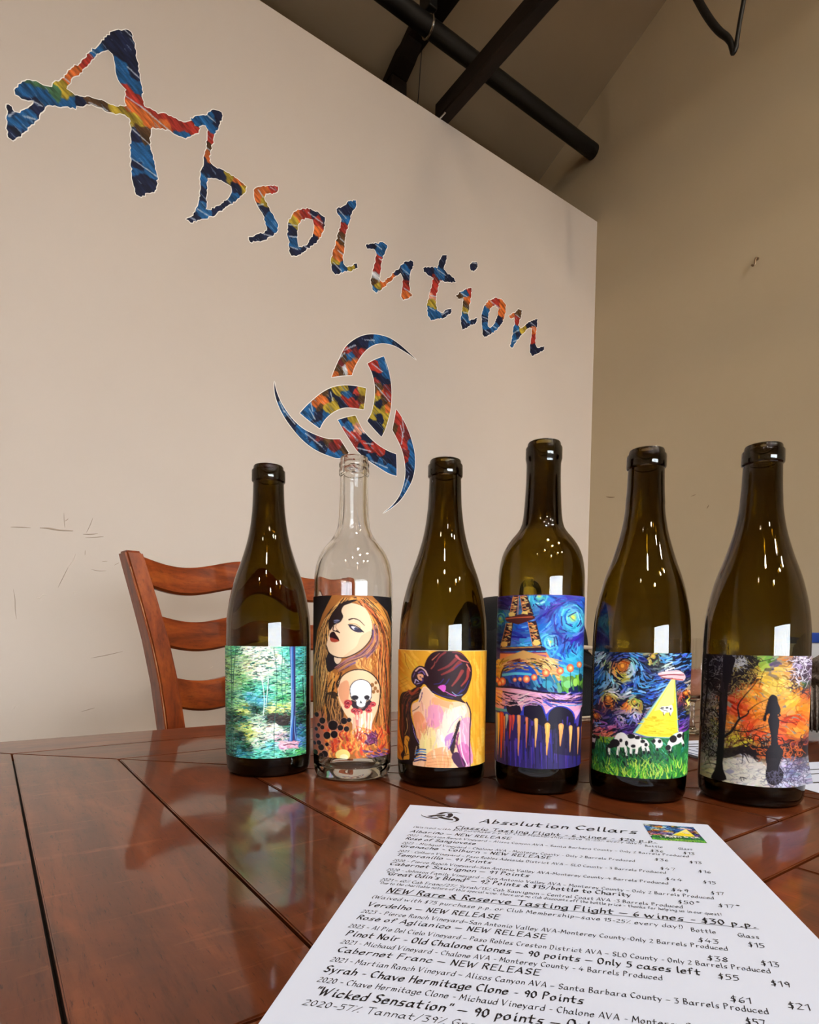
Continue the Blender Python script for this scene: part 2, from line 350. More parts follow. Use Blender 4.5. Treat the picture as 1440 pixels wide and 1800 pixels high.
# ------------------------------------------------------------------ traced outlines (0.1 mm on the wall), menu lines (mm), pen strokes
LETTERS = {
 'A': ([(2668,15312),(2816,15440),(3030,15553),(3124,15483),(3156,15278),(3217,14955),(3269,14579),(3336,14298),(3308,14194),(3367,13998),(3492,14024),(3672,13967),(3857,14081),(4042,14066),(4326,14102),(4496,14223),(4543,14113),(4676,14129),(4640,13992),(4323,13713),(4156,13691),(3945,13730),(3669,13643),(3496,13560),(3471,13319),(3503,13013),(3568,12766),(3642,12498),(3616,12185),(3515,12072),(3401,12010),(3266,11861),(3155,11874),(3105,12058),(3065,12313),(3041,12529),(3037,12843),(3050,13164),(3062,13395),(3025,13557),(2875,13581),(2620,13490),(2372,13476),(2169,13439),(2047,13335),(1907,13286),(1894,13207),(1690,13156),(1345,13003),(1306,12942),(1210,12769),(1132,12585),(1000,12396),(831,12109),(684,11949),(603,11980),(587,12196),(599,12446),(586,12642),(628,12663),(732,12553),(823,12589),(1045,12853),(1084,12976),(865,12905),(758,12932),(731,13020),(817,13166),(1019,13374),(1203,13409),(1334,13402),(1447,13444),(1460,13522),(1565,13631),(1682,13765),(1763,13977),(1982,14222),(2145,14460),(2207,14614),(2393,14854),(2561,15122)],[(2590,14855),(2515,14792),(2391,14680),(2307,14548),(2203,14363),(2101,14222),(2039,14081),(1918,13932),(1818,13794),(1777,13666),(1721,13544),(1891,13491),(2131,13593),(2375,13652),(2623,13668),(2792,13709),(2964,13817),(2932,14002),(2969,14176),(2842,14244),(2792,14306),(2759,14399),(2721,14642),(2681,14818)],[(2898,15267,'N'),(2809,14954,'N'),(2560,15034,'N'),(3066,15006,'N'),(3191,14673,'N'),(2847,14666,'B'),(2973,14490,'B'),(3187,14357,'B'),(2351,14723,'B'),(2103,14351,'R'),(1860,13986,'O'),(1740,13774,'O'),(1602,13584,'Y'),(1016,13187,'B'),(1199,13158,'B'),(1019,13345,'G'),(1203,13376,'G'),(1503,13398,'G'),(1696,13455,'Y'),(1309,13110,'B'),(1771,13302,'B'),(2008,13401,'N'),(2171,13570,'D'),(2455,13562,'D'),(2748,13620,'Y'),(3011,14109,'R'),(3228,14108,'R'),(3050,13816,'O'),(3311,13743,'O'),(3489,13739,'O'),(3177,13587,'Y'),(3307,13423,'D'),(3173,13223,'N'),(3372,13272,'D'),(3214,13016,'B'),(3167,12767,'B'),(3434,12889,'B'),(3164,12561,'N'),(3430,12566,'B'),(3162,12424,'B'),(3248,12257,'N'),(3426,12242,'N'),(3245,11981,'N'),(3582,13991,'R'),(3809,13965,'R'),(3808,13803,'O'),(4135,13938,'R'),(4422,14030,'R'),(4275,13747,'B'),(4567,14029,'R'),(1176,12939,'N'),(676,12402,'B'),(892,12468,'B'),(705,12090,'N'),(626,12540,'N')],[[(3044,13364),(3482,13164)],[(3043,12665),(3633,12494)],[(2997,14703),(3299,14573)],[(2966,14019),(3314,13948)],[(3314,13948),(3945,13707)],[(2248,14654),(2357,14618)],[(2169,13483),(2558,13494)],[(2944,15504),(3093,15443)],[(1084,12955),(1250,12935)],[(894,12551),(1114,12597)],[(623,12417),(751,12603)],[(1701,13754),(1797,13720)]]),
 'b': ([(4448,14256),(4619,14397),(4817,14509),(4942,14668),(5094,14777),(5232,14787),(5231,14641),(5142,14403),(5039,14111),(4987,13892),(4920,13667),(4909,13443),(5060,13365),(5316,13357),(5630,13321),(5886,13232),(5869,13109),(5761,12952),(5574,12723),(5363,12510),(5103,12231),(4848,12005),(4598,11856),(4426,11724),(4305,11763),(4403,11850),(4551,12030),(4617,12275),(4663,12536),(4680,12834),(4682,13076),(4758,13303),(4784,13508),(4836,13773),(4863,14027),(4889,14184),(4815,14268),(4691,14194),(4568,14125)],[(4855,13007),(5007,13059),(5262,13087),(5470,13053),(5496,12915),(5364,12685),(5104,12404),(4900,12222),(4810,12209),(4827,12509),(4844,12808)],[(4618,14316,'B'),(4916,14535,'B'),(5119,14683,'N'),(5118,14488,'N'),(5015,14293,'B'),(4923,14007,'R'),(4886,13748,'D'),(4859,13542,'O'),(4808,13325,'N'),(4907,13224,'N'),(5212,13262,'N'),(5367,13330,'Y'),(5682,13244,'O'),(5816,13151,'Y'),(5628,13046,'N'),(5574,12823,'B'),(5207,12421,'N'),(4755,12915,'B'),(4752,12574,'N'),(4700,12164,'B'),(4451,11821,'N'),(4849,12079,'B'),(5052,12284,'N')],[[(4867,14534),(5067,14463)],[(4601,12123),(4899,12074)],[(4911,13711),(4811,13737)],[(5364,12685),(5520,12600)],[(4403,11850),(4549,11836)]]),
 's': ([(6082,13228),(6248,13391),(6516,13525),(6769,13615),(6769,13490),(6687,13405),(6415,13277),(6381,13109),(6515,12948),(6652,12785),(6768,12612),(6768,12455),(6616,12239),(6344,12029),(5979,11840),(5946,11950),(6177,12113),(6379,12228),(6446,12329),(6413,12534),(6313,12741),(6180,12871),(6094,13050)],None,[(6653,13503,'R'),(6348,13354,'O'),(6213,13069,'O'),(6347,13002,'Y'),(6346,12878,'N'),(6549,12681,'B'),(6686,12485,'B'),(6514,12262,'N'),(6078,11970,'N')],[[(6180,12871),(6347,12971)],[(6550,13502),(6687,13486)],[(6214,13284),(6347,13156)],[(6345,12196),(6616,12239)]]),
 'o1': ([(7069,12636),(7105,12873),(7283,13168),(7499,13339),(7755,13425),(8016,13434),(8206,13380),(8207,13150),(8094,12842),(7906,12540),(7610,12233),(7319,11964),(7176,11924),(7091,12039),(7119,12273),(7048,12437)],[(7355,12813),(7463,12997),(7645,13135),(7830,13163),(7868,13015),(7831,12740),(7683,12456),(7500,12276),(7391,12248),(7355,12428)],[(7608,13268,'R'),(7318,13086,'O'),(7211,12884,'Y'),(7176,12614,'N'),(7212,12309,'B'),(7247,12034,'N'),(7610,12317,'N'),(7832,12577,'N'),(7981,12863,'O'),(8017,13206,'R'),(8130,13284,'N'),(7867,13373,'N')],[[(7069,12732),(7319,12798)],[(7105,12427),(7355,12492)],[(7682,13298),(8131,13185)],[(7537,12335),(7721,12307)],[(7140,12154),(7355,12170)]]),
 'l': ([(8590,13768),(8826,13965),(9024,14162),(9250,14283),(9227,14097),(9067,13794),(9004,13532),(8910,13225),(8848,12863),(8818,12582),(8819,12311),(8916,12244),(9117,12350),(9280,12477),(9305,12363),(9118,12214),(8837,12080),(8561,11895),(8443,11975),(8411,12231),(8479,12523),(8595,12902),(8711,13282),(8749,13532),(8607,13675)],None,[(8827,13831,'N'),(9145,14165,'B'),(9026,13913,'N'),(8868,13579,'B'),(8829,13328,'R'),(8752,13029,'D'),(8675,12663,'O'),(8636,12447,'O'),(8559,12285,'Y'),(8599,12097,'N'),(8757,12120,'B'),(9117,12296,'Y'),(9280,12409,'N')],[[(8669,13767),(8907,13629)],[(8636,12615),(8834,12554)],[(8481,12223),(8757,12086)],[(8712,12980),(8848,12931)]]),
 'u': ([(9590,13109),(9731,13232),(9986,13328),(10244,13447),(10376,13405),(10316,13241),(10230,13068),(10163,12867),(10122,12570),(10099,12279),(10213,12247),(10430,12465),(10649,12721),(10854,12937),(11006,13137),(11235,13278),(11375,13270),(11331,13071),(11240,12893),(11226,12595),(11230,12303),(11342,12253),(11204,12112),(10976,11971),(10902,12048),(10952,12356),(10967,12651),(10874,12764),(10651,12577),(10431,12322),(10171,12034),(9957,11863),(9845,11910),(9766,12164),(9824,12394),(9923,12710),(9972,13008),(9902,13122),(9649,13041)],None,[(9732,13149,'N'),(10159,13288,'B'),(10117,13097,'B'),(10033,12855,'R'),(9976,12588,'R'),(9909,12354,'W'),(9869,12129,'D'),(9998,12068,'Y'),(9956,11912,'B'),(10257,12227,'O'),(10518,12495,'O'),(10783,12804,'N'),(11190,13167,'N'),(11055,12900,'B'),(11104,12699,'N'),(11079,12472,'R'),(11111,12154,'O')],[[(10076,12906),(10206,12882)],[(10918,12924),(11241,12820)],[(11017,12341),(11230,12303)],[(9943,13277),(10159,13218)]]),
 't': ([(11754,13222),(11945,13327),(12334,13444),(12400,13679),(12525,13913),(12725,13987),(12679,13742),(12603,13487),(12736,13419),(13044,13374),(13119,13261),(12843,13150),(12440,13088),(12375,12838),(12300,12548),(12285,12278),(12358,12074),(12559,12061),(12758,12239),(12960,12358),(12933,12179),(12662,11955),(12313,11794),(12098,11689),(11969,11800),(11934,12165),(12026,12495),(12118,12826),(12173,13071),(11949,13082),(11784,13121)],None,[(11995,13233,'N'),(12480,13632,'N'),(12387,13296,'B'),(12891,13282,'N'),(12274,12955,'R'),(12200,12628,'R'),(12125,12452,'P'),(12108,12259,'Y'),(12093,11990,'B'),(12311,11907,'B'),(12760,12125,'N')],[[(12335,13391),(12687,13326)],[(12056,12467),(12301,12511)],[(12013,12077),(12259,12043)],[(12559,12023),(12809,12217)]]),
 'dot': ([(13736,14007),(13872,14197),(14056,14240),(14092,14095),(13933,13880),(13771,13901)],None,[(13908,14053,'N'),(13982,14134,'N')],[[(13819,14147),(14035,14193)]]),
 'i': ([(13127,12822),(13364,13033),(13678,13241),(13838,13295),(13821,13092),(13764,12757),(13696,12419),(13733,12194),(13969,12306),(14131,12397),(14026,12189),(13705,11987),(13442,11790),(13364,12002),(13410,12329),(13456,12657),(13472,12898),(13264,12751)],None,[(13754,13211,'R'),(13262,12844,'D'),(13522,13055,'B'),(13632,12872,'O'),(13583,12698,'D'),(13566,12496,'Y'),(13571,12262,'B'),(13545,11978,'N'),(13970,12243,'N')],[[(13365,12979),(13631,12950)],[(13483,12392),(13696,12419)],[(13433,12219),(13649,12089)]]),
 'o': ([(14333,12299),(14294,12528),(14398,12842),(14615,13154),(14953,13346),(15300,13378),(15480,13272),(15453,12973),(15298,12594),(15038,12268),(14757,12037),(14478,11841),(14364,11945)],[(14632,12471),(14626,12713),(14756,12957),(14959,13103),(15111,13030),(15083,12775),(14919,12437),(14729,12241),(14615,12263)],[(14955,13241,'R'),(15306,13174,'O'),(14618,13034,'O'),(14512,12757,'B'),(14431,12409,'N'),(14468,12259,'B'),(14532,11954,'N'),(14979,12332,'B'),(15203,12647,'N'),(15313,12929,'O')],[[(14729,13151),(15192,13055)],[(14351,12505),(14631,12512)],[(14864,12339),(15095,12326)],[(14472,12099),(14700,12045)]]),
 'n': ([(15632,12946),(15904,13132),(16117,13334),(16301,13351),(16247,13097),(16097,12755),(16223,12666),(16465,12867),(16773,13115),(17125,13301),(17095,13058),(17042,12696),(17028,12345),(17187,12234),(17508,12413),(17513,12265),(17192,12061),(16877,11852),(16746,11963),(16738,12219),(16815,12586),(16844,12879),(16655,12822),(16351,12534),(16053,12192),(15819,11872),(15722,11887),(15809,12206),(15861,12515),(15938,12790),(15908,12966),(15694,12882)],None,[(15727,12960,'O'),(16085,13172,'D'),(16032,12903,'R'),(15979,12634,'B'),(15928,12283,'B'),(16109,12378,'N'),(16407,12747,'Y'),(16713,12985,'N'),(16964,13105,'N'),(16935,12837,'O'),(16920,12487,'R'),(16906,12137,'N'),(17316,12253,'N')],[[(15965,13093),(16212,13043)],[(15864,12390),(16163,12606)],[(15873,12098),(16112,12252)],[(16775,13047),(17032,12996)]]),
 'e1': ([(8449,8936),(8546,9183),(8723,9573),(8882,9893),(9164,10198),(9494,10434),(9789,10564),(10133,10640),(10486,10654),(10893,10553),(11312,10376),(11550,10266),(11219,10369),(11032,10409),(10667,10471),(10310,10441),(9963,10313),(9708,10126),(9498,9891),(9333,9636),(9191,9353),(9130,9169),(8806,9072)],None,[(8527,9041,'O'),(8645,9243,'D'),(8805,9182,'D'),(9048,9246,'O'),(9128,9510,'O'),(9045,9662,'B'),(8883,9583,'D'),(8724,9402,'M'),(8963,9847,'R'),(9290,9938,'M'),(9084,10019,'N'),(9371,10101,'N'),(9537,10359,'N'),(9834,10339,'B'),(10048,10473,'B'),(9704,10479,'N'),(10487,10564,'B'),(10802,10509,'N'),(11265,10382,'N'),(9456,9915,'R'),(8885,9238,'W')],[[(8842,9813),(9247,10083)],[(8644,9483),(8882,9755)],[(8885,9376),(8846,9124)],[(9579,10336),(9919,10417)]]),
 'e2': ([(9678,9658),(9967,9861),(10271,10034),(10361,9878),(10475,9582),(10555,9238),(10573,8876),(10545,8503),(10447,8115),(10317,7758),(10208,7561),(9987,7709),(9684,7933),(9831,8198),(9915,8504),(9955,8801),(9930,9154),(9842,9417)],None,[(9797,9655,'R'),(9969,9629,'R'),(10100,9556,'R'),(10184,9902,'B'),(10274,9746,'B'),(10365,9517,'B'),(9928,9404,'N'),(10146,9388,'N'),(10322,9325,'N'),(9973,9272,'R'),(10458,9104,'M'),(10062,9007,'D'),(10151,8884,'O'),(10416,8875,'R'),(10240,8725,'D'),(10022,8673,'Y'),(9981,8376,'Y'),(10110,8550,'N'),(10243,8435,'Y'),(10420,8512,'O'),(10379,8210,'Y'),(10070,8143,'N'),(9854,8059,'Y'),(10117,7826,'N'),(10159,8017,'N'),(10293,7900,'Y'),(9812,7942,'N')],[[(9974,9093),(10507,8714)],[(9839,9702),(10232,9555)],[(10316,9902),(10407,9673)]]),
 'e3': ([(7433,7672),(7648,7930),(7873,8167),(8140,8417),(8490,8655),(8807,8786),(9215,8876),(9633,8909),(9594,8537),(9554,8250),(9219,8220),(8892,8157),(8611,8013),(8375,7823),(8181,7593),(8066,7371),(7761,7503)],None,[(7537,7721,'B'),(7723,7629,'B'),(7760,7939,'B'),(7912,7603,'N'),(8103,7814,'N'),(8027,7458,'B'),(8258,7780,'B'),(7949,8084,'O'),(8179,8239,'O'),(8064,8009,'D'),(8256,8394,'D'),(8373,8353,'N'),(8335,8037,'Y'),(8491,8244,'Y'),(8649,8557,'Y'),(8570,8434,'N'),(8889,8719,'Y'),(9133,8779,'N'),(8970,8600,'B'),(8891,8372,'R'),(9135,8394,'R'),(9301,8363,'R'),(9258,8529,'N'),(9299,8679,'R'),(9426,8391,'M'),(9507,8765,'Y'),(9467,8507,'D'),(8651,8143,'Y'),(8810,8249,'N'),(9511,8305,'Y'),(8571,8056,'Y')],[[(7779,8044),(7836,7822)],[(7723,7864),(7912,7603)],[(8412,8499),(8491,8278)]]),
 'e4': ([(8661,7747),(8934,7876),(9262,8008),(9367,7847),(9516,7647),(9817,7421),(10167,7254),(10479,7166),(10775,7128),(10793,6777),(10797,6449),(10532,6473),(10085,6618),(9694,6767),(9353,6956),(9061,7254),(8855,7493)],None,[(8773,7720,'B'),(9058,7640,'B'),(8894,7815,'N'),(9139,7868,'Y'),(9305,7798,'Y'),(9348,7666,'P'),(9475,7550,'P'),(8896,7466,'R'),(9060,7359,'R'),(9309,7338,'R'),(9268,7153,'R'),(9560,7424,'N'),(9731,7351,'N'),(9647,7190,'R'),(9949,7176,'R'),(10168,7145,'R'),(9521,7023,'N'),(9951,6922,'N'),(10392,6966,'N'),(10663,6904,'N'),(10172,6707,'B'),(10531,6584,'B'),(9736,6811,'B'),(10713,6503,'B')],[[(8855,7598),(9267,7348)],[(9390,7674),(9581,7536)],[(9311,7055),(9820,7043)],[(9562,7246),(9904,7276)],[(9823,6754),(10440,6642)]]),
 'e5': ([(6656,8380),(6701,8182),(6813,7918),(6991,7665),(7243,7425),(7537,7254),(7914,7163),(8339,7128),(8736,7197),(8899,7012),(9043,6845),(8900,6731),(8739,6639),(8341,6646),(7915,6739),(7538,6919),(7207,7185),(6955,7461),(6778,7747),(6673,8046)],None,[(6673,8272,'N'),(6743,7966,'N'),(6848,7731,'B'),(6991,7567,'B'),(7098,7492,'N'),(7207,7285,'N'),(7426,7231,'B'),(7575,7061,'B'),(7800,7072,'N'),(7990,7076,'M'),(8339,7042,'D'),(8656,7070,'R'),(8497,6935,'M'),(8859,6899,'D'),(7838,6877,'B'),(8184,6806,'N'),(8341,6715,'B'),(8698,6694,'B'),(8029,6948,'N')],[[(6955,7624),(7279,7333)],[(7612,7135),(8145,6868)],[(6813,7853),(6955,7592)]]),
 'e6': ([(10758,8533),(10990,8307),(11203,8016),(11373,7673),(11498,7280),(11513,6864),(11414,6428),(11229,6095),(10953,5714),(10589,5402),(10277,5193),(10634,5482),(10906,5821),(11064,6183),(11138,6573),(11100,6981),(10979,7334),(10791,7633),(10616,7857),(10693,8205)],None,[(10782,8446,'R'),(10830,8198,'R'),(10697,7947,'D'),(10881,7837,'R'),(11109,8108,'R'),(11159,7819,'M'),(10976,7558,'R'),(11164,7444,'R'),(11305,7471,'B'),(11403,7225,'B'),(11214,7228,'M'),(11170,6994,'R'),(11359,6951,'B'),(11243,6817,'N'),(11271,6519,'N'),(11180,6239,'B'),(10997,5909,'B'),(10861,5701,'N'),(10410,5303,'B')],[[(10990,8307),(11065,7875)],[(10977,7483),(11019,7865)],[(11271,6519),(11088,6074)],[(10924,8069),(11044,7721)]]),
}
MENU = [
 ('Absolution Cellars', 56.5, 164.2, 33.14, 5.2, 1, 0),
 ('Classic Tasting Flight - 6 wines - $20 p.p.', 41.1, 172.1, 48.87, 3.3, 1, 1),
 ('(Waived with $20 purchase p.p. or Club Membership—save 15-25% every day!)', 12.5, 161.9, 54.04, 2.1, 0, 0),
 ('Albariño — NEW RELEASE', 12.3, 79.6, 63.78, 2.7, 1, 0),
 ('2022 - Martian Ranch Vineyard – Alisos Canyon AVA – Santa Barbara County – Only 2 Barrels Produced', 11.8, 186.0, 71.21, 2.1, 0, 0),
 ('Bottle', 163.0, 174.0, 57.63, 2.2, 0, 0),
 ('Glass', 182.9, 191.5, 57.94, 2.2, 0, 0),
 ('$36', 164.4, 172.7, 66.13, 2.8, 0, 0),
 ('$13', 183.7, 190.8, 66.0, 2.8, 0, 0),
 ('Rosé of Sangiovese', 12.0, 57.9, 78.36, 2.7, 1, 0),
 ('2022 - Michaud Vineyard – Chalone AVA - Monterey County - Only 2 Barrels Produced', 11.6, 152.4, 86.41, 2.1, 0, 0),
 ('$36', 164.0, 172.3, 81.21, 2.8, 0, 0),
 ('$13', 183.3, 190.8, 81.2, 2.8, 0, 0),
 ('Grenache - Colburn - NEW RELEASE', 11.7, 104.0, 92.8, 2.7, 1, 0),
 ('2021 - Colburn Vineyard – Paso Robles Adelaida District AVA – SLO County - 3 Barrels Produced', 12.0, 166.5, 101.01, 2.1, 0, 0),
 ('$47', 164.1, 173.0, 95.16, 2.8, 0, 0),
 ('$16', 184.6, 191.8, 94.91, 2.8, 0, 0),
 ('Tempranillo — 91 Points', 12.2, 69.5, 107.96, 2.7, 1, 0),
 ('2020 - Pierce Ranch Vineyard—San Antonio Valley AVA-Monterey County-4 Barrels Produced', 12.2, 164.3, 116.31, 2.1, 0, 0),
 ('$44', 163.7, 173.2, 110.21, 2.8, 0, 0),
 ('$15', 182.8, 190.0, 110.4, 2.8, 0, 0),
 ('Cabernet Sauvignon — 91 Points', 11.8, 91.2, 122.55, 2.7, 1, 0),
 ('2020 - Johnson Family Vineyard – San Antonio Valley AVA – Monterey County – Only 2 Barrels Produced', 11.9, 182.9, 130.56, 2.1, 0, 0),
 ('$49', 163.6, 172.6, 124.62, 2.8, 0, 0),
 ('$17', 182.8, 189.9, 124.4, 2.8, 0, 0),
 ('“Great Odin’s Blend” — 92 Points & $15/bottle to Charity', 12.2, 142.0, 136.68, 2.9, 1, 0),
 ('2021 – 60% Cab Franc/27% Syrah/13% Cab Sauvignon – Central Coast AVA -3 Barrels Produced', 11.8, 164.7, 144.68, 2.1, 0, 0),
 ('$50*', 163.3, 174.4, 139.26, 2.8, 0, 0),
 ('$17*', 182.1, 192.9, 139.14, 2.8, 0, 0),
 ('*Due to the charitable nature of this special wine, there are no club discounts off the bottle price – thanks for helping us in our quest!', 11.5, 180.9, 149.02, 1.8, 0, 0),
 ('NEW Rare & Reserve Tasting Flight — 6 wines - $30 p.p.', 18.2, 193.1, 158.51, 3.6, 1, 1),
 ('(Waived with $75 purchase p.p. or Club Membership—save 15-25% every day!)', 12.6, 159.5, 166.63, 2.2, 0, 0),
 ('Bottle', 162.0, 172.9, 168.41, 2.2, 0, 0),
 ('Glass', 181.5, 190.5, 169.08, 2.2, 0, 0),
 ('Verdelho — NEW RELEASE', 12.8, 77.0, 175.51, 2.7, 1, 0),
 ('2023 - Pierce Ranch Vineyard—San Antonio Valley AVA-Monterey County-Only 2 Barrels Produced', 11.8, 173.3, 182.82, 2.1, 0, 0),
 ('$43', 162.6, 171.6, 177.59, 2.8, 0, 0),
 ('$15', 182.8, 189.9, 177.13, 2.8, 0, 0),
 ('Rosé of Aglianico — NEW RELEASE', 11.3, 98.0, 189.48, 2.8, 1, 0),
 ('2023 - Al Pie Del Cielo Vineyard – Paso Robles Creston District AVA – SLO County - Only 2 Barrels Produced', 10.0, 184.4, 197.64, 2.1, 0, 0),
 ('$38', 162.1, 170.7, 192.68, 2.8, 0, 0),
 ('$13', 182.5, 190.0, 192.15, 2.8, 0, 0),
 ('Pinot Noir - Old Chalone Clones — 90 points — Only 5 cases left', 10.9, 156.8, 205.07, 2.9, 1, 0),
 ('2021 - Michaud Vineyard - Chalone AVA - Monterey County - 4 Barrels Produced', 10.9, 141.0, 211.92, 2.1, 0, 0),
 ('$55', 162.3, 170.5, 206.02, 2.8, 0, 0),
 ('$19', 180.9, 188.2, 206.69, 2.8, 0, 0),
 ('Cabernet Franc — NEW RELEASE', 11.5, 94.7, 218.72, 2.8, 1, 0),
 ('2021 - Martian Ranch Vineyard – Alisos Canyon AVA – Santa Barbara County – 3 Barrels Produced', 11.1, 173.3, 226.1, 2.1, 0, 0),
 ('$61', 162.0, 169.7, 220.91, 2.8, 0, 0),
 ('$21', 181.3, 189.1, 220.67, 2.8, 0, 0),
 ('Syrah - Chave Hermitage Clone - 90 Points', 10.8, 109.8, 233.8, 2.9, 1, 0),
 ('2020 - Chave Hermitage Clone - Michaud Vineyard - Chalone AVA - Monterey County', 10.8, 153.7, 240.68, 2.1, 0, 0),
 ('“Wicked Sensation” — 90 points — Only', 12.0, 113.5, 248.53, 3.1, 1, 0),
 ('$57', 163.0, 169.9, 233.8, 2.8, 0, 0),
 ('2020-57% Tannat/39% Grenache/4%', 10.6, 95.0, 255.21, 2.2, 0, 0),
]
SCUFF_LEFT = [([(473, 3647), (643, 3663), (846, 3672)], 14, 0), ([(1022, 3692), (1216, 3699), (1314, 3687), (1682, 3698)], 30, 0), ([(1886, 3643), (2043, 3656), (2201, 3689)], 14, 0), ([(1937, 3571), (2129, 3595), (2325, 3635)], 12, 0), ([(1504, 4089), (1510, 3900), (1521, 3748)], 8, 0), ([(1524, 3901), (1592, 3967)], 9, 0), ([(1956, 3682), (2046, 3886), (2101, 4048)], 8, 0), ([(1741, 3176), (1652, 2976), (1565, 2834)], 14, 1), ([(1565, 2834), (1460, 2596), (1356, 2360)], 9, 0), ([(490, 2274), (517, 2054), (518, 1832), (538, 1610)], 9, 0), ([(2280, 3038), (2399, 3056)], 8, 0), ([(2047, 2831), (2223, 2805), (2367, 2823)], 9, 0), ([(2550, 2969), (2654, 3037)], 8, 0), ([(943, 2111), (991, 2094), (1058, 2184), (1129, 2188)], 20, 1), ([(1657, 2230), (1691, 2274), (1746, 2285)], 11, 1), ([(2013, 716), (2336, 780), (2706, 871)], 9, 0), ([(434, -425), (483, -323), (561, -309)], 9, 1), ([(1782, -562), (2065, -488)], 7, 0), ([(4841, 406), (4916, 457)], 10, 1), ([(1932, 3271), (1920, 3153)], 7, 0)]
SCUFF_RIGHT = [([(15195, 7032), (14988, 6974), (14785, 6944)], 12, 0), ([(11029, 5872), (10966, 5981)], 9, 0), ([(11612, 6396), (11454, 6428)], 6, 0)]
CABLE = [(1.75, 1.049, 2.0681), (1.75, 1.0276, 2.0159), (1.75, 1.0047, 1.9631), (1.75, 0.9753, 1.9031), (1.75, 0.9563, 1.87), (1.75, 0.9347, 1.8381), (1.75, 0.9254, 1.8185), (1.75, 0.9197, 1.7963), (1.75, 0.9161, 1.7853), (1.75, 0.9123, 1.7879), (1.75, 0.9081, 1.8093), (1.75, 0.9027, 1.8487), (1.75, 0.8971, 1.8821), (1.75, 0.8931, 1.9058), (1.75, 0.8896, 1.9352)]
GLYPH = {'A':'0049 4970 1363','B':'1019 1949574515 1554624010','C':'684928051230 3061','D':'1019 194967634010','E':'69191060 1555','F':'691910 1555','G':'684928051230606444','H':'1019 6069 1565','I':'2029','J':'4942301002','K':'1019 691460','L':'191060','M':'0019437980','N':'1019 196069','O':'391805113051655839','P':'1019 1949674515','Q':'391805113051655839 4261','R':'1019 1949674515 3560','S':'684928172554624011','T':'0979 4940','U':'1912305169','V':'093079','W':'0920476099','X':'0970 7900','Y':'093579 3530','Z':'09690060',
'a':'54351402103053 555160','b':'1910 1435534110','c':'54351402103051','d':'5950 54351402103051','e':'0353452503103051','f':'58492820 0545','g':'543503103052 555b3c0b','h':'1910 13355450','i':'252130 2728','j':'252b0c 2728','k':'1910 551250','l':'191120','m':'1510 13354440 43657470','n':'1510 13355450','o':'25031030524525','p':'151c 1435534110','q':'54351402103051 555c','r':'1510 133555','s':'552513424000','t':'282140 0555','u':'15113052 5550','v':'053055','w':'0520446085','x':'0550 5500','y':'0530 551c','z':'05550050',
'0':'28051130534728','1':'063830','2':'0738560050','3':'085825534000','4':'380363 4540','5':'58181545523000','6':'48150220414313','7':'085820','8':'341638563402305234','9':'542416385640','$':'572715444101 393a','%':'0068 0818 5060','&':'60163846022053','(':'3916123a','(':'3916123a',')':'0926220a','-':'1343','–':'0353','—':'0373','.':'1020','’':'2927','\'':'2927','“':'1917 3937','”':'1917 3937','!':'2923 2120','/':'0a59','*':'1858 2947 4927','é':'0353452503103051 2637','ñ':'1510 13355450 16275647',',':'201a'}

# ------------------------------------------------------------------ the six label paintings
def swirl(centres, base):
    def f(x, y):
        vx, vy = math.cos(base), math.sin(base)
        for cx, cy, r, g in centres:
            dx, dy = x - cx, y - cy; d = math.hypot(dx, dy) + 1e-6; w = g * math.exp(-(d / r) ** 2)
            vx += -dy / d * w; vy += dx / d * w
        return math.atan2(vy, vx)
    return f

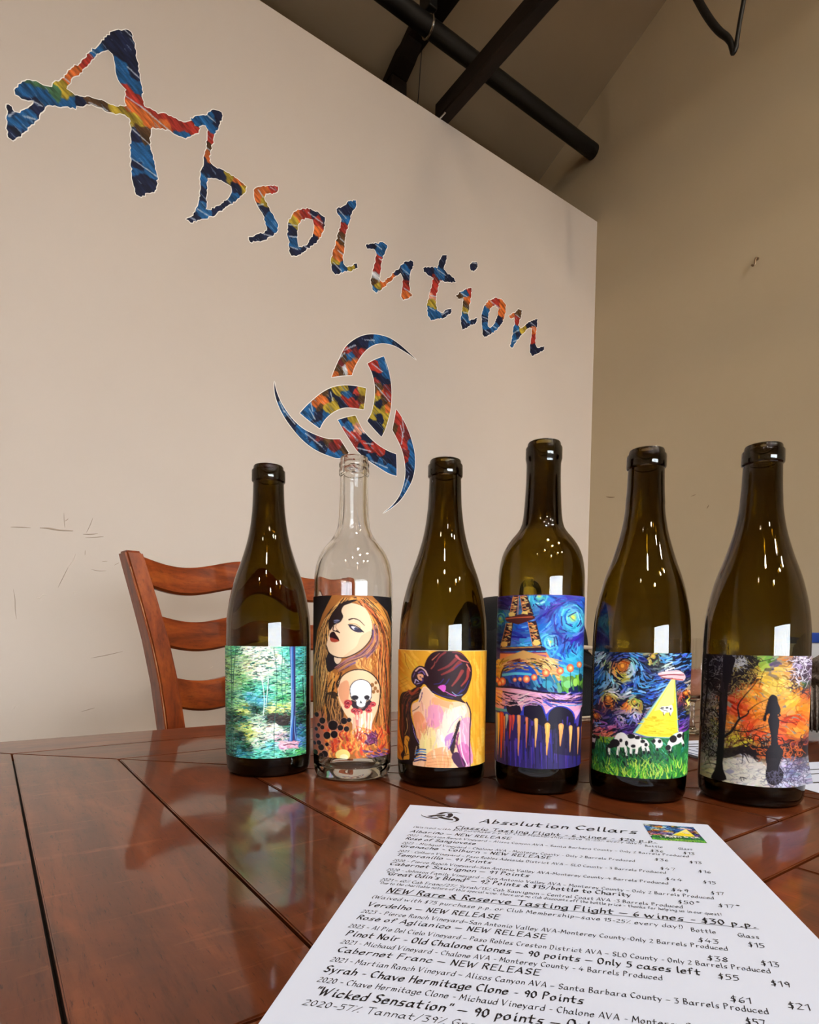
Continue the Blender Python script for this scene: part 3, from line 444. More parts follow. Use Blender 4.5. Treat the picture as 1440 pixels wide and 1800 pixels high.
def art_forest():
    A = Art(330, 470, (52, 124, 108), (50, 962, 50, 960, 108, 122, 1385, 1425, 1385))
    cr, ye, te, bl, gr, dk, yg = (236, 232, 216), (206, 214, 110), (80, 190, 172), (76, 166, 206), (84, 170, 116), (24, 52, 46), (140, 196, 124)
    seeds = [(130, 150, gr), (80, 300, yg), (90, 520, yg), (70, 750, gr), (80, 950, dk), (70, 1200, (40, 110, 100)), (80, 1340, dk), (330, 160, cr), (480, 200, cr), (560, 330, cr), (640, 250, cr), (420, 420, cr), (340, 350, (220, 214, 170)), (250, 250, (170, 206, 150)), (240, 480, yg), (330, 600, gr), (420, 620, te), (340, 690, bl), (440, 740, bl), (560, 640, te), (650, 600, (120, 190, 130)), (700, 420, (120, 196, 170)), (720, 200, te), (690, 740, gr), (600, 860, ye), (700, 840, ye), (270, 850, ye), (210, 780, yg), (400, 850, dk), (250, 950, dk), (420, 960, (176, 210, 190)), (640, 930, dk), (720, 990, dk), (560, 950, dk), (300, 1050, ye), (420, 1040, cr), (600, 1060, cr), (340, 1130, ye), (500, 1150, cr), (240, 1160, dk), (640, 1180, (220, 170, 190)), (420, 1230, (200, 206, 190)), (560, 1260, (100, 190, 200)), (300, 1300, dk), (440, 1360, te), (700, 1280, (220, 160, 190)), (250, 1370, (60, 140, 170)), (640, 1340, te), (880, 1380, (80, 190, 90)), (760, 1370, (60, 150, 110)), (880, 200, (70, 176, 180)), (910, 330, (40, 120, 110)), (880, 520, te), (900, 700, (50, 140, 90)), (890, 880, dk), (930, 980, dk), (900, 1100, (40, 90, 150)), (880, 1230, (70, 120, 200)), (930, 1150, (40, 100, 120))]
    A.dabs(4200, (40, 105, 970, 1425), seeds, 40, 12, lambda x, y: 0.12 * math.sin(x / 90) - 0.1, 30, 1, 4.0, 0.05, (16, 54, 46))
    A.dabs(1100, (40, 105, 970, 1425), seeds, 34, 8, lambda x, y: 0.25 * math.sin(x / 50 + y / 70) - 0.1, 46, 1, 5.0, 0.26, (14, 50, 44))
    for cx, cy in ((640, 950), (720, 960), (590, 930), (690, 1000)): A.dot(cx, cy, 70, 42, (34, 26, 26))
    A.dabs(120, (530, 890, 770, 1010), [(640, 950, (44, 36, 34))], 24, 5, lambda x, y: -0.4, 20)
    for pts, w, c in (([(130, 115), (138, 500), (128, 900), (130, 1390)], 7, (14, 50, 40)), ([(190, 115), (160, 420), (150, 760), (150, 1390)], 6, (14, 54, 44)), ([(595, 120), (625, 420), (622, 800), (600, 1000), (598, 1410)], 6, (20, 70, 64)), ([(690, 180), (680, 420), (690, 800)], 6, (26, 90, 80)), ([(715, 260), (722, 700)], 5, (30, 100, 90))):
        A.line(pts, w, c)
    A.line([(455, 440), (485, 620), (492, 760), (480, 915)], 8, (232, 244, 240)); A.line([(538, 490), (525, 640), (512, 790)], 8, (226, 240, 240)); A.line([(545, 500), (532, 650), (520, 800)], 5, (30, 60, 70))
    A.poly([(765, 115), (835, 115), (835, 500), (832, 900), (845, 1180), (850, 1240), (745, 1240), (770, 1150), (785, 800), (778, 400)], (28, 44, 110))
    for x, c, w in ((782, (160, 190, 240), 9), (800, (60, 110, 200), 10), (818, (28, 20, 60), 8), (792, (40, 90, 190), 8), (826, (90, 60, 110), 6)):
        A.line([(x, 115), (x + 6, 500), (x + 4, 900), (x - 12, 1220)], w, c, 0.9)
    A.line([(770, 1160), (800, 900), (806, 620)], 6, (150, 190, 240)); A.line([(828, 930), (822, 1080), (840, 1220)], 6, (120, 180, 240))
    A.dabs(60, (660, 1225, 860, 1310), [(760, 1265, (226, 150, 180))], 50, 12, lambda x, y: 0.05, 24); A.line([(700, 1270), (780, 1258), (830, 1275)], 10, (60, 20, 40))
    A.im = 255 * (np.clip(A.im, 0, 255) / 255) ** 0.8; A.im[..., 1] *= 1.04
    A.line([(940, 130), (935, 450), (950, 820)], 7, (150, 210, 190)); A.line([(920, 480), (925, 760)], 8, (14, 40, 30))
    return A

def art_woman():
    A = Art(300, 640, (168, 104, 50), (60, 730, 60, 716, 88, 92, 1495, 1524, 1490))
    hair = [(214, 146, 66), (232, 172, 92), (158, 88, 38), (190, 116, 52), (84, 48, 30), (48, 30, 28), (204, 130, 60)]
    A.poly([(60, 90), (230, 90), (150, 250), (100, 400), (85, 560), (60, 620)], (30, 24, 26)); A.poly([(560, 90), (730, 90), (730, 330), (690, 220), (640, 170)], (30, 26, 28))
    A.poly([(60, 1150), (140, 1100), (260, 1160), (330, 1300), (300, 1400), (200, 1530), (60, 1530)], (190, 110, 80))
    A.strands([(380, 110), (220, 220), (120, 420), (70, 660), (60, 900), (62, 1150)], [(420, 130), (330, 200), (220, 330), (190, 620), (230, 800), (160, 1000)], 150, 15, hair, 12)
    A.strands([(430, 110), (600, 150), (700, 300), (725, 560), (722, 860), (700, 1300)], [(420, 140), (540, 230), (580, 380), (560, 620), (640, 850), (640, 1300)], 170, 16, hair, 12)
    A.strands([(200, 780), (170, 900), (150, 1050), (140, 1180)], [(330, 760), (280, 900), (270, 1050), (230, 1200)], 50, 12, hair + [(34, 26, 26)] * 3, 12)
    A.poly([(180, 950), (250, 930), (300, 1000), (320, 1180), (270, 1270), (210, 1240), (190, 1100)], (42, 30, 28), 0.85, 4)
    A.strands([(190, 960), (200, 1100), (230, 1250)], [(290, 980), (300, 1100), (290, 1250)], 16, 8, [(200, 140, 80), (120, 80, 50)], 8)
    A.strands([(330, 110), (180, 300), (90, 620), (62, 1150)], [(420, 130), (230, 330), (230, 700), (180, 1050)], 90, 6, [(250, 196, 120), (60, 34, 28), (40, 24, 24), (240, 170, 90)], 14)
    A.strands([(500, 110), (690, 300), (725, 700), (715, 1300)], [(450, 140), (570, 350), (600, 800), (650, 1350)], 110, 6, [(250, 200, 124), (60, 34, 28), (40, 24, 24), (236, 150, 70), (224, 110, 60)], 16)
    # face
    A.poly([(205, 590), (280, 640), (300, 660), (240, 740), (210, 760), (180, 660)], (38, 30, 36), 1, 4); A.poly([(250, 625), (310, 640), (275, 690), (255, 670)], (236, 206, 176), 1, 3)
    A.poly([(330, 165), (430, 165), (500, 200), (545, 280), (562, 370), (548, 450), (490, 540), (410, 600), (320, 632), (255, 622), (205, 585), (184, 530), (196, 470), (208, 420), (222, 380), (250, 330), (300, 260)], (248, 212, 174), 1, 5)
    A.poly([(470, 440), (550, 400), (545, 460), (480, 545), (400, 600), (320, 628), (360, 590), (430, 530)], (238, 190, 150), 0.8, 4)
    A.poly([(440, 130), (380, 160), (325, 185), (308, 225), (322, 275), (300, 320), (245, 352), (214, 395), (200, 330), (240, 230), (320, 150)], (40, 26, 26), 1, 4)
    A.line([(184, 530), (205, 588), (258, 625), (325, 634), (412, 602), (492, 542), (552, 452), (566, 370)], 9, (46, 26, 28))
    A.line([(245, 360), (240, 392), (262, 402), (290, 412)], 8, (70, 36, 34)); A.line([(270, 330), (262, 370), (285, 400)], 4, (180, 120, 90)); A.line([(268, 395), (292, 414)], 9, (50, 26, 28))
    A.poly([(212, 428), (225, 410), (246, 405), (262, 428), (292, 484), (250, 470), (215, 460)], (44, 18, 24), 1, 2); A.poly([(214, 456), (250, 466), (292, 486), (256, 498), (222, 490)], (176, 66, 48), 1, 2)
    A.poly([(366, 346), (400, 352), (440, 372), (486, 406), (440, 412), (405, 398), (382, 380)], (54, 44, 66), 1, 2); A.poly([(386, 358), (420, 364), (440, 380), (420, 392), (398, 380)], (226, 220, 226), 1, 2); A.dot(424, 380, 14, 12, (62, 66, 96)); A.line([(364, 346), (410, 350), (450, 372), (488, 408)], 7, (24, 18, 26))
    A.line([(370, 302), (398, 292), (440, 300), (496, 350)], 12, (50, 30, 26), 1, 4); A.line([(372, 335), (420, 338), (462, 368)], 5, (212, 150, 90))
    A.poly([(240, 312), (275, 300), (300, 312), (276, 328), (250, 330)], (120, 120, 150), 1, 2); A.line([(235, 314), (275, 322), (302, 310)], 6, (30, 22, 30))
    A.strands([(560, 330), (560, 470), (470, 590), (340, 650), (250, 720)], [(605, 350), (610, 520), (520, 640), (400, 700), (300, 760)], 46, 10, [(150, 96, 116), (116, 92, 138), (70, 44, 60), (206, 140, 90), (190, 130, 110)], 6)
    A.poly([(420, 690), (500, 650), (580, 660), (560, 750), (480, 750)], (214, 150, 76), 1, 4); A.strands([(430, 650), (430, 710), (530, 750)], [(600, 600), (590, 680), (560, 750)], 26, 10, hair[:4], 6)
    # shoulder
    A.poly([(290, 830), (330, 775), (400, 742), (480, 738), (560, 780), (612, 850), (622, 950), (604, 1080), (565, 1190), (530, 1300), (480, 1420), (440, 1350), (400, 1220), (330, 1110), (290, 1010), (278, 900)], (244, 202, 160), 1, 5)
    A.poly([(300, 860), (350, 830), (370, 960), (340, 1060), (300, 1000)], (226, 150, 110), 0.8, 4); A.line([(280, 890), (310, 800), (400, 742), (500, 742), (575, 790), (625, 880), (624, 1000), (590, 1200)], 9, (44, 30, 28))
    for x, y, r in ((560, 870, 16), (590, 850, 12), (585, 900, 15), (605, 925, 12), (570, 930, 14)): A.dot(x, y, r, r * 1.2, (150, 100, 56))
    A.poly([(378, 950), (380, 880), (415, 836), (470, 820), (524, 838), (554, 884), (556, 945), (545, 1000), (515, 1010), (500, 1062), (466, 1074), (430, 1054), (424, 1016), (392, 998)], (60, 54, 60), 1, 4)
    A.poly([(384, 950), (386, 884), (418, 842), (470, 826), (520, 843), (548, 886), (550, 943), (540, 995), (512, 1004), (496, 1056), (466, 1067), (434, 1048), (428, 1010), (396, 992)], (243, 240, 244), 1, 4)
    A.poly([(390, 975), (415, 962), (446, 975), (440, 998), (405, 1000)], (34, 28, 34), 1, 3); A.poly([(494, 972), (520, 960), (538, 975), (528, 998), (500, 996)], (34, 28, 34), 1, 3); A.poly([(466, 1005), (478, 1036), (466, 1030), (455, 1036)], (40, 34, 40))
    A.poly([(385, 1005), (425, 1020), (432, 1055), (465, 1078), (500, 1062), (515, 1015), (545, 1005), (560, 1040), (500, 1095), (440, 1100), (395, 1060)], (44, 26, 34), 1, 3)
    for x, y, r in ((362, 1030, 34), (355, 1060, 24), (412, 1098, 28), (452, 1106, 30), (530, 1092, 28), (566, 1040, 26), (430, 1120, 20), (540, 1060, 18)):
        A.dot(x, y, r, r * 0.85, (196, 62, 68)); A.dot(x - 4, y - 3, r * 0.6, r * 0.45, (120, 26, 44)); A.line([(x - r * 0.5, y), (x, y - r * 0.4), (x + r * 0.5, y)], 4, (236, 130, 120))
    for i in range(26): 
        x = RNG.uniform(400, 560); y = RNG.uniform(1110, 1200); A.line([(x, y), (x + RNG.normal(0, 8), y + RNG.uniform(60, 220))], RNG.uniform(6, 16), [(250, 224, 204), (244, 190, 160), (214, 110, 100), (252, 236, 226)][RNG.integers(4)], 0.85, 3)
    fl = [(240, 130, 60), (214, 66, 40), (246, 176, 84), (170, 40, 40), (250, 150, 70), (236, 100, 50)]
    for i in range(150):
        x = RNG.uniform(180, 720); y = RNG.uniform(1290, 1520); A.line([(x, y), (x + RNG.normal(0, 22), y - RNG.uniform(20, 60)), (x + RNG.normal(0, 26), y - RNG.uniform(60, 110))], RNG.uniform(10, 26), fl[RNG.integers(6)], 0.8, 3)
    A.dot(320, 1490, 60, 50, (248, 222, 130)); A.dot(330, 1510, 34, 26, (252, 240, 190)); A.dot(556, 1345, 40, 46, (130, 62, 104)); A.dabs(40, (510, 1290, 610, 1400), [(556, 1345, (110, 50, 90))], 30, 8, lambda x, y: x * 0.05, 30); A.dabs(40, (490, 1440, 700, 1520), [(600, 1480, (110, 76, 130))], 34, 8, lambda x, y: 0.4, 26)
    for x, y, r in ((100, 1140, 20), (150, 1190, 26), (150, 1250, 18), (120, 1230, 16), (190, 1320, 30), (110, 1330, 20), (140, 1430, 26), (90, 1480, 22), (170, 1490, 30), (120, 1390, 20), (240, 1230, 40), (330, 1190, 26), (350, 1260, 22), (300, 1250, 24), (80, 1400, 16), (250, 1310, 30), (370, 1180, 18), (95, 1270, 16), (140, 1500, 20), (190, 1400, 16)):
        A.dot(x, y, r * 1.2, r * 1.3, (206, 150, 130), 0.5); A.dot(x, y, r, r * 1.1, (26, 20, 24))
    return A

def art_back():
    A = Art(340, 470, (236, 168, 46), (85, 1087, 62, 1058, 82, 95, 1390, 1462, 1398))
    A.dabs(260, (60, 80, 1090, 1470), [(150, 200, (248, 196, 70)), (700, 300, (232, 160, 40)), (980, 300, (246, 190, 70)), (1000, 900, (240, 168, 48)), (1030, 1300, (250, 200, 100)), (150, 900, (236, 160, 44)), (100, 1200, (226, 150, 40))], 170, 26, lambda x, y: 1.5 if x > 850 else 0.9, 10, 0.6)
    for x in (905, 945, 990, 1030): A.line([(x, 160), (x + 6, 700), (x - 8, 1400)], 5, (206, 132, 30), 0.6)
    A.line([(175, 130), (190, 240), (225, 310)], 6, (190, 120, 30)); 
    for y in (460, 500, 540): A.line([(100, y), (210, y - 60)], 4, (206, 130, 30))
    dk = (46, 24, 30)
    A.poly([(330, 515), (230, 560), (140, 590), (104, 680), (108, 850), (100, 1000), (125, 1140), (150, 1260), (120, 1320), (150, 1390), (250, 1400), (300, 1330), (340, 1190), (300, 1050), (255, 900), (240, 800), (260, 700), (340, 640), (370, 560)], (44, 26, 24), 1, 4)
    A.strands([(310, 540), (180, 600), (130, 720), (120, 900), (130, 1100)], [(350, 600), (240, 680), (220, 780), (215, 950), (240, 1200)], 60, 11, [(96, 48, 34), (30, 18, 20), (24, 14, 16), (130, 60, 40), (60, 34, 30)], 8)
    A.line([(190, 880), (200, 1000), (170, 1080)], 5, (214, 170, 100)); A.poly([(190, 1090), (215, 1100), (205, 1200), (220, 1300), (215, 1370), (150, 1380), (170, 1300), (160, 1200)], (226, 160, 50), 1, 4); A.line([(150, 1180), (190, 1240), (170, 1330)], 7, dk); A.line([(160, 1330), (210, 1310)], 6, dk); A.line([(190, 1130), (222, 1180)], 6, dk)
    A.poly([(60, 1375), (120, 1385), (200, 1370), (270, 1390), (280, 1470), (60, 1470)], (26, 18, 20))
    # back
    A.poly([(395, 512), (430, 525), (490, 600), (560, 650), (650, 682), (760, 682), (840, 700), (872, 770), (882, 900), (884, 1100), (878, 1300), (878, 1470), (270, 1470), (262, 1400), (325, 1330), (340, 1200), (300, 1050), (270, 900), (256, 800), (262, 715), (326, 680), (350, 590)], (246, 194, 156), 1, 4)
    for pts, c in (([(280, 820), (330, 800), (400, 900), (410, 1050), (380, 1120), (330, 1130), (290, 980)], (244, 152, 104)), ([(440, 740), (540, 720), (600, 820), (560, 960), (480, 1000), (420, 960), (430, 840)], (236, 152, 184)), ([(480, 640), (620, 680), (700, 700), (690, 750), (560, 730), (470, 700)], (246, 170, 120)), ([(620, 790), (700, 760), (830, 730), (850, 800), (740, 900), (680, 1060), (600, 1120), (540, 1080), (580, 920)], (250, 226, 208)), ([(400, 1010), (480, 990), (520, 1060), (500, 1300), (400, 1320), (330, 1200), (350, 1120)], (248, 222, 150)), ([(540, 1000), (600, 1080), (610, 1200), (550, 1250), (520, 1150)], (252, 234, 214)), ([(620, 1090), (710, 1040), (690, 1150), (650, 1260), (610, 1200)], (196, 134, 204)), ([(500, 1240), (640, 1220), (700, 1360), (660, 1460), (420, 1460), (380, 1380)], (246, 176, 124)), ([(800, 880), (868, 860), (878, 1100), (872, 1440), (820, 1450), (790, 1250), (770, 1100)], (226, 156, 190)), ([(790, 1150), (850, 1180), (850, 1420), (810, 1430)], (206, 110, 170))):
        A.poly(pts, c, 0.92, 4)
    A.dabs(130, (290, 700, 860, 1450), [(330, 950, (244, 150, 104)), (480, 860, (238, 150, 186)), (700, 850, (252, 232, 216)), (420, 1150, (250, 224, 150)), (560, 1150, (252, 236, 220)), (600, 1380, (246, 176, 120)), (840, 1000, (236, 180, 200)), (830, 1300, (214, 120, 180)), (640, 720, (246, 180, 130))], 90, 13, lambda x, y: 1.9 - x * 0.0006, 16, 0.7)
    A.poly([(772, 895), (745, 930), (722, 1020), (690, 1110), (668, 1190), (668, 1260), (690, 1300), (720, 1200), (735, 1080), (760, 1000)], (46, 24, 36), 1, 3); A.poly([(690, 1290), (730, 1270), (790, 1330), (830, 1440), (790, 1468), (740, 1440)], (70, 34, 70), 1, 3); A.line([(760, 1040), (740, 1180), (770, 1300), (810, 1430)], 14, (120, 50, 110)); A.line([(745, 1060), (725, 1220)], 8, (160, 60, 100))
    A.line([(770, 980), (775, 1120), (800, 1300), (850, 1430)], 10, (250, 226, 236)); A.line([(700, 1120), (650, 1240)], 10, (110, 70, 170)); A.line([(780, 850), (700, 930), (640, 1050)], 6, (190, 150, 190)); A.line([(790, 850), (800, 900)], 6, (130, 100, 190))
    for i, y in enumerate((1245, 1275, 1305, 1340, 1370)): A.line([(300 - i * 6, y + 20), (350, y), (402, y + 6)], 15, [(44, 90, 170), (90, 150, 214), (24, 36, 90), (70, 120, 200), (30, 40, 100)][i])
    for y in (1310, 1345, 1385, 1420): A.line([(420, y + 20), (540, y), (680, y + 8)], 4, (206, 120, 70), 0.8)
    A.line([(845, 690), (882, 770), (882, 1000), (878, 1250), (884, 1450)], 15, (44, 22, 44), 1, 8); A.line([(225, 700), (240, 860), (280, 1050), (330, 1190)], 13, (40, 24, 52)); A.line([(262, 960), (285, 1080), (330, 1180)], 5, (170, 140, 220)); A.line([(330, 690), (350, 590), (400, 512), (440, 540), (500, 605)], 7, (250, 226, 206)); A.line([(370, 580), (360, 640), (335, 690)], 8, (80, 50, 110)); A.line([(260, 800), (320, 760), (335, 740)], 7, (90, 40, 50))
    # head
    A.poly([(490, 112), (560, 92), (680, 92), (780, 110), (850, 180), (900, 270), (905, 390), (880, 490), (845, 580), (790, 645), (840, 700), (740, 672), (650, 655), (560, 620), (480, 580), (430, 520), (390, 480), (350, 520), (300, 510), (380, 430), (400, 250), (440, 160)], dk, 1, 4)
    for pts, w, c in (([(620, 110), (560, 160), (520, 230)], 24, (130, 48, 52)), ([(750, 170), (650, 270), (545, 320)], 40, (124, 42, 44)), ([(770, 230), (690, 310), (580, 370)], 46, (134, 46, 44)), ([(735, 150), (770, 190), (870, 230)], 26, (196, 90, 90)), ([(800, 330), (750, 420), (690, 500)], 40, (140, 50, 46)), ([(870, 300), (850, 420), (790, 500)], 36, (158, 56, 50)), ([(850, 250), (870, 290), (890, 330)], 16, (206, 110, 100)), ([(700, 110), (770, 120), (830, 160)], 18, (110, 40, 50)), ([(480, 200), (520, 160), (560, 120)], 10, (206, 110, 80)), ([(470, 300), (500, 260), (510, 220)], 16, (150, 70, 60))):
        A.line(pts, w, c, 0.95, w * 0.4)
    for pts in ([(660, 420), (620, 480), (570, 500)], [(800, 540), (740, 600), (640, 600)], [(870, 440), (820, 540), (760, 590)], [(720, 300), (760, 260), (800, 240)], [(600, 420), (560, 470), (500, 480)], [(480, 560), (560, 610), (700, 640)]): A.line(pts, 9, (52, 44, 120))
    A.poly([(540, 515), (580, 490), (620, 495), (622, 540), (605, 572), (570, 545)], (206, 84, 186), 1, 3); A.line([(610, 560), (680, 600), (730, 620)], 9, (200, 90, 170)); A.line([(690, 570), (740, 610), (800, 600)], 6, (150, 170, 220)); A.line([(800, 640), (835, 650), (850, 620)], 12, (244, 180, 80))
    A.poly([(262, 465), (248, 400), (285, 310), (345, 268), (410, 290), (445, 360), (425, 440), (375, 490), (310, 505)], (50, 28, 40), 1, 4)
    for pts, w, c in (([(300, 330), (350, 290), (400, 320), (430, 380)], 16, (226, 176, 170)), ([(330, 350), (370, 330), (400, 370)], 14, (120, 90, 160)), ([(340, 420), (330, 380), (370, 380), (360, 430)], 26, (240, 170, 130)), ([(290, 470), (300, 430), (330, 450)], 12, (190, 170, 210)), ([(350, 470), (380, 440), (370, 410)], 14, (70, 50, 110)), ([(270, 400), (290, 350)], 10, (110, 80, 130)), ([(310, 480), (340, 470)], 9, (170, 150, 200))): A.line(pts, w, c)
    A.line([(220, 560), (250, 600), (300, 560), (330, 530)], 26, (150, 60, 36), 0.9)
    A.line([(85, 84), (1087, 97)], 6, (250, 226, 180))
    return A

def art_tower():
    A = Art(320, 640, (44, 60, 168), (75, 797, 40, 746, 80, 90, 1470, 1530, 1518))
    ce = [(685, 270, 210, 4), (510, 475, 110, 3), (425, 90, 120, 3), (105, 265, 90, 3)]
    b1, b2, b3, b4 = (60, 176, 222), (34, 96, 200), (56, 46, 156), (86, 196, 214)
    sd = [(685, 270, (150, 210, 180)), (640, 300, b1), (730, 300, b1), (690, 370, b1), (600, 220, b1), (560, 300, b2), (780, 180, b2), (640, 120, b3), (560, 180, b3), (480, 240, b3), (470, 330, b2), (580, 400, b3), (700, 460, b3), (780, 430, b3), (510, 475, (130, 206, 210)), (470, 450, b1), (560, 480, b2), (520, 530, b1), (600, 560, b2), (660, 600, b1), (740, 560, b1), (560, 620, b2), (780, 680, b1), (640, 700, b4), (700, 780, b4), (420, 100, (140, 220, 190)), (380, 130, b1), (480, 120, b1), (530, 100, b2), (105, 265, (140, 210, 120)), (80, 230, (40, 130, 160)), (140, 290, (40, 130, 170)), (80, 420, (40, 60, 130)), (160, 150, (60, 40, 110)), (80, 120, (60, 30, 90)), (90, 560, (70, 60, 150)), (260, 340, b2), (250, 430, b3), (280, 480, b1), (250, 700, b2), (230, 750, b1)]
    A.dabs(1100, (40, 70, 800, 800), sd, 84, 22, swirl(ce, 0.3), 14, 0.9, 3.2)
    for cx, cy, r0, cs in ((685, 270, 120, 4), (510, 475, 62, 3), (425, 90, 80, 3), (108, 265, 52, 3)):
        for k in range(4):
            t0 = RNG.uniform(0, 6); t = np.linspace(t0, t0 + 4.2, 14); rr = r0 * (0.3 + 0.23 * k)
            A.line(np.stack([cx + rr * np.cos(t), cy + rr * 1.15 * np.sin(t)], 1), 13, [(90, 200, 226), (30, 76, 190), (110, 214, 220), (50, 120, 214)][k], 0.8, 5, sm=0)
        A.dot(cx, cy, r0 * 0.24, r0 * 0.28, (150, 214, 150)); A.dot(cx, cy, r0 * 0.12, r0 * 0.14, (240, 214, 90))
    A.line([(800, 160), (770, 420), (640, 460), (560, 400), (540, 250)], 16, (50, 36, 140), 0.8); A.line([(560, 140), (640, 110), (740, 130)], 14, (62, 50, 170)); A.line([(540, 560), (660, 620), (790, 520)], 22, (70, 190, 226), 0.7)
    A.dabs(170, (300, 90, 800, 620), sd, 60, 9, swirl(ce, 0.3), 34, 0.9, 3.2, 0.2, (34, 28, 110))
    # tower legs
    dk = (52, 28, 40); go = (236, 190, 104); og = (236, 140, 76); pk = (236, 160, 150)
    for L in ([(222, 80), (262, 80), (240, 250), (186, 255)], [(275, 80), (325, 80), (378, 250), (300, 252)], [(160, 310), (215, 300), (190, 500), (108, 505)], [(335, 305), (395, 300), (440, 500), (372, 505)]):
        A.poly(L, dk); (x0, y0), (x1, y1), (x2, y2), (x3, y3) = L
        for i in range(34):
            f = RNG.random(); g = RNG.uniform(0.12, 0.88); l = (x0 + (x3 - x0) * f, y0 + (y3 - y0) * f); r = (x1 + (x2 - x1) * f, y1 + (y2 - y1) * f)
            x = l[0] + (r[0] - l[0]) * g; y = l[1]; A.line([(x - 9, y + RNG.uniform(-8, 8)), (x + 10, y + RNG.uniform(-6, 10))], RNG.uniform(5, 10), [go, (244, 214, 140), og, (206, 150, 90)][RNG.integers(4)])
        A.line([L[0], L[3]], 5, og); A.line([L[1], L[2]], 6, dk)
    for x in (205, 310): A.dot(x, 236, 26, 18, (246, 214, 120))
    A.line([(262, 90), (255, 245)], 5, (240, 140, 90))
    A.poly([(150, 262), (200, 256), (380, 256), (392, 275), (370, 290), (165, 294)], (86, 36, 36), 1, 2); A.line([(155, 272), (220, 268), (370, 266)], 9, (206, 96, 60))
    for x, y in ((140, 480), (400, 480)): A.dot(x, y, 30, 22, (250, 206, 110))
    A.poly([(105, 505), (440, 505), (470, 525), (470, 545), (105, 540)], (44, 24, 50)); A.line([(110, 515), (430, 513)], 8, (214, 150, 80))
    A.poly([(105, 550), (475, 555), (500, 600), (100, 605)], (236, 142, 92)); A.line([(180, 580), (350, 582)], 26, (246, 150, 70)); A.line([(108, 555), (470, 560)], 9, (120, 50, 90)); A.line([(105, 605), (500, 605)], 8, pk); A.line([(370, 575), (470, 590)], 14, (150, 80, 150))
    A.poly([(100, 610), (505, 608), (560, 700), (590, 790), (480, 800), (440, 700), (360, 640), (250, 632), (150, 660), (110, 740), (95, 800), (60, 740), (75, 660)], (214, 160, 90), 1, 2)
    for i in range(60):
        x = RNG.uniform(430, 580); y = RNG.uniform(615, 790); A.line([(x - 22, y - 4), (x + 24, y + 6)], RNG.uniform(5, 9), [(250, 232, 160), (226, 190, 110), (206, 170, 120), (150, 110, 60)][RNG.integers(4)], 0.9)
    for i in range(24):
        x = RNG.uniform(66, 130); y = RNG.uniform(615, 750); A.dot(x, y, 16, 12, [(236, 206, 90), (214, 170, 80), (190, 150, 60)][RNG.integers(3)])
    A.poly([(110, 790), (120, 720), (160, 665), (240, 640), (320, 650), (380, 710), (420, 790)], (40, 76, 180), 1, 3); A.line([(130, 740), (250, 730), (350, 740)], 22, (90, 190, 220)); A.line([(150, 700), (250, 680), (330, 690)], 16, (50, 60, 160))
    A.line([(108, 800), (118, 720), (160, 660), (240, 632), (320, 640), (390, 700), (440, 800)], 12, (60, 30, 40)); A.line([(330, 640), (390, 700), (425, 770)], 20, (236, 160, 90)); A.line([(120, 650), (240, 618), (350, 630)], 9, (150, 70, 60))
    A.poly([(60, 800), (800, 800), (800, 900), (500, 880), (60, 830)], (28, 36, 84)); A.dabs(110, (60, 770, 790, 880), [(500, 820, (40, 110, 150)), (640, 830, (130, 200, 90)), (740, 790, (130, 200, 60)), (300, 820, (40, 40, 110)), (420, 830, (50, 130, 170)), (720, 830, (30, 60, 50))], 44, 20, lambda x, y: 1.2, 22)
    A.dot(735, 790, 26, 50, (130, 196, 60)); A.dot(745, 770, 16, 34, (24, 60, 70)); A.dot(640, 825, 36, 32, (130, 206, 130)); A.dot(480, 825, 40, 34, (60, 160, 190)); A.dot(700, 810, 20, 34, (160, 214, 90))
    for x, y, r, st in ((470, 728, 30, 870), (580, 712, 28, 0), (660, 690, 30, 870), (735, 662, 24, 870), (380, 765, 24, 0), (320, 778, 28, 0), (270, 778, 16, 0), (228, 782, 16, 0), (125, 795, 30, 0), (75, 785, 20, 0), (100, 810, 22, 0), (790, 640, 16, 0)):
        if st: A.line([(x, y), (x + 2, st)], 5, (30, 24, 50))
        A.dot(x, y, r, r * 1.15, (226, 96, 70)); A.dot(x, y, r * 0.66, r * 0.75, (246, 160, 90)); A.dot(x + 2, y - 2, r * 0.34, r * 0.4, (252, 216, 150))
    A.dabs(90, (100, 615, 560, 700), [(300, 640, (214, 160, 90)), (480, 660, (240, 206, 130)), (130, 680, (200, 160, 80)), (250, 625, (120, 60, 50))], 46, 8, lambda x, y: (x - 280) * 0.0028, 34, 0.9, 3, 0.2, (60, 32, 40))
    # bridge
    A.poly([(50, 850), (160, 840), (420, 880), (790, 915), (790, 1030), (760, 1200), (690, 1160), (660, 1060), (580, 1020), (480, 1060), (450, 1090), (430, 1020), (380, 985), (300, 1010), (270, 1060), (220, 990), (150, 960), (130, 1040), (45, 1030)], (232, 164, 190), 1)
    A.line([(50, 838), (200, 845), (420, 885), (790, 915)], 16, (36, 22, 50)); A.line([(120, 880), (250, 905), (450, 945), (790, 965)], 12, (44, 22, 40)); A.line([(200, 870), (420, 905), (790, 935)], 18, (240, 176, 206)); A.line([(470, 958), (790, 985)], 12, (36, 40, 150)); A.line([(450, 975), (600, 1000), (780, 1000)], 9, (90, 170, 226))
    A.poly([(52, 860), (125, 870), (120, 980), (48, 975)], (244, 176, 110)); A.line([(60, 880), (110, 885)], 10, (250, 214, 170)); A.line([(45, 985), (170, 1000)], 16, (70, 30, 60)); A.line([(45, 1030), (200, 1040)], 24, (90, 170, 190)); A.line([(140, 900), (200, 940), (160, 990)], 10, (60, 30, 60))
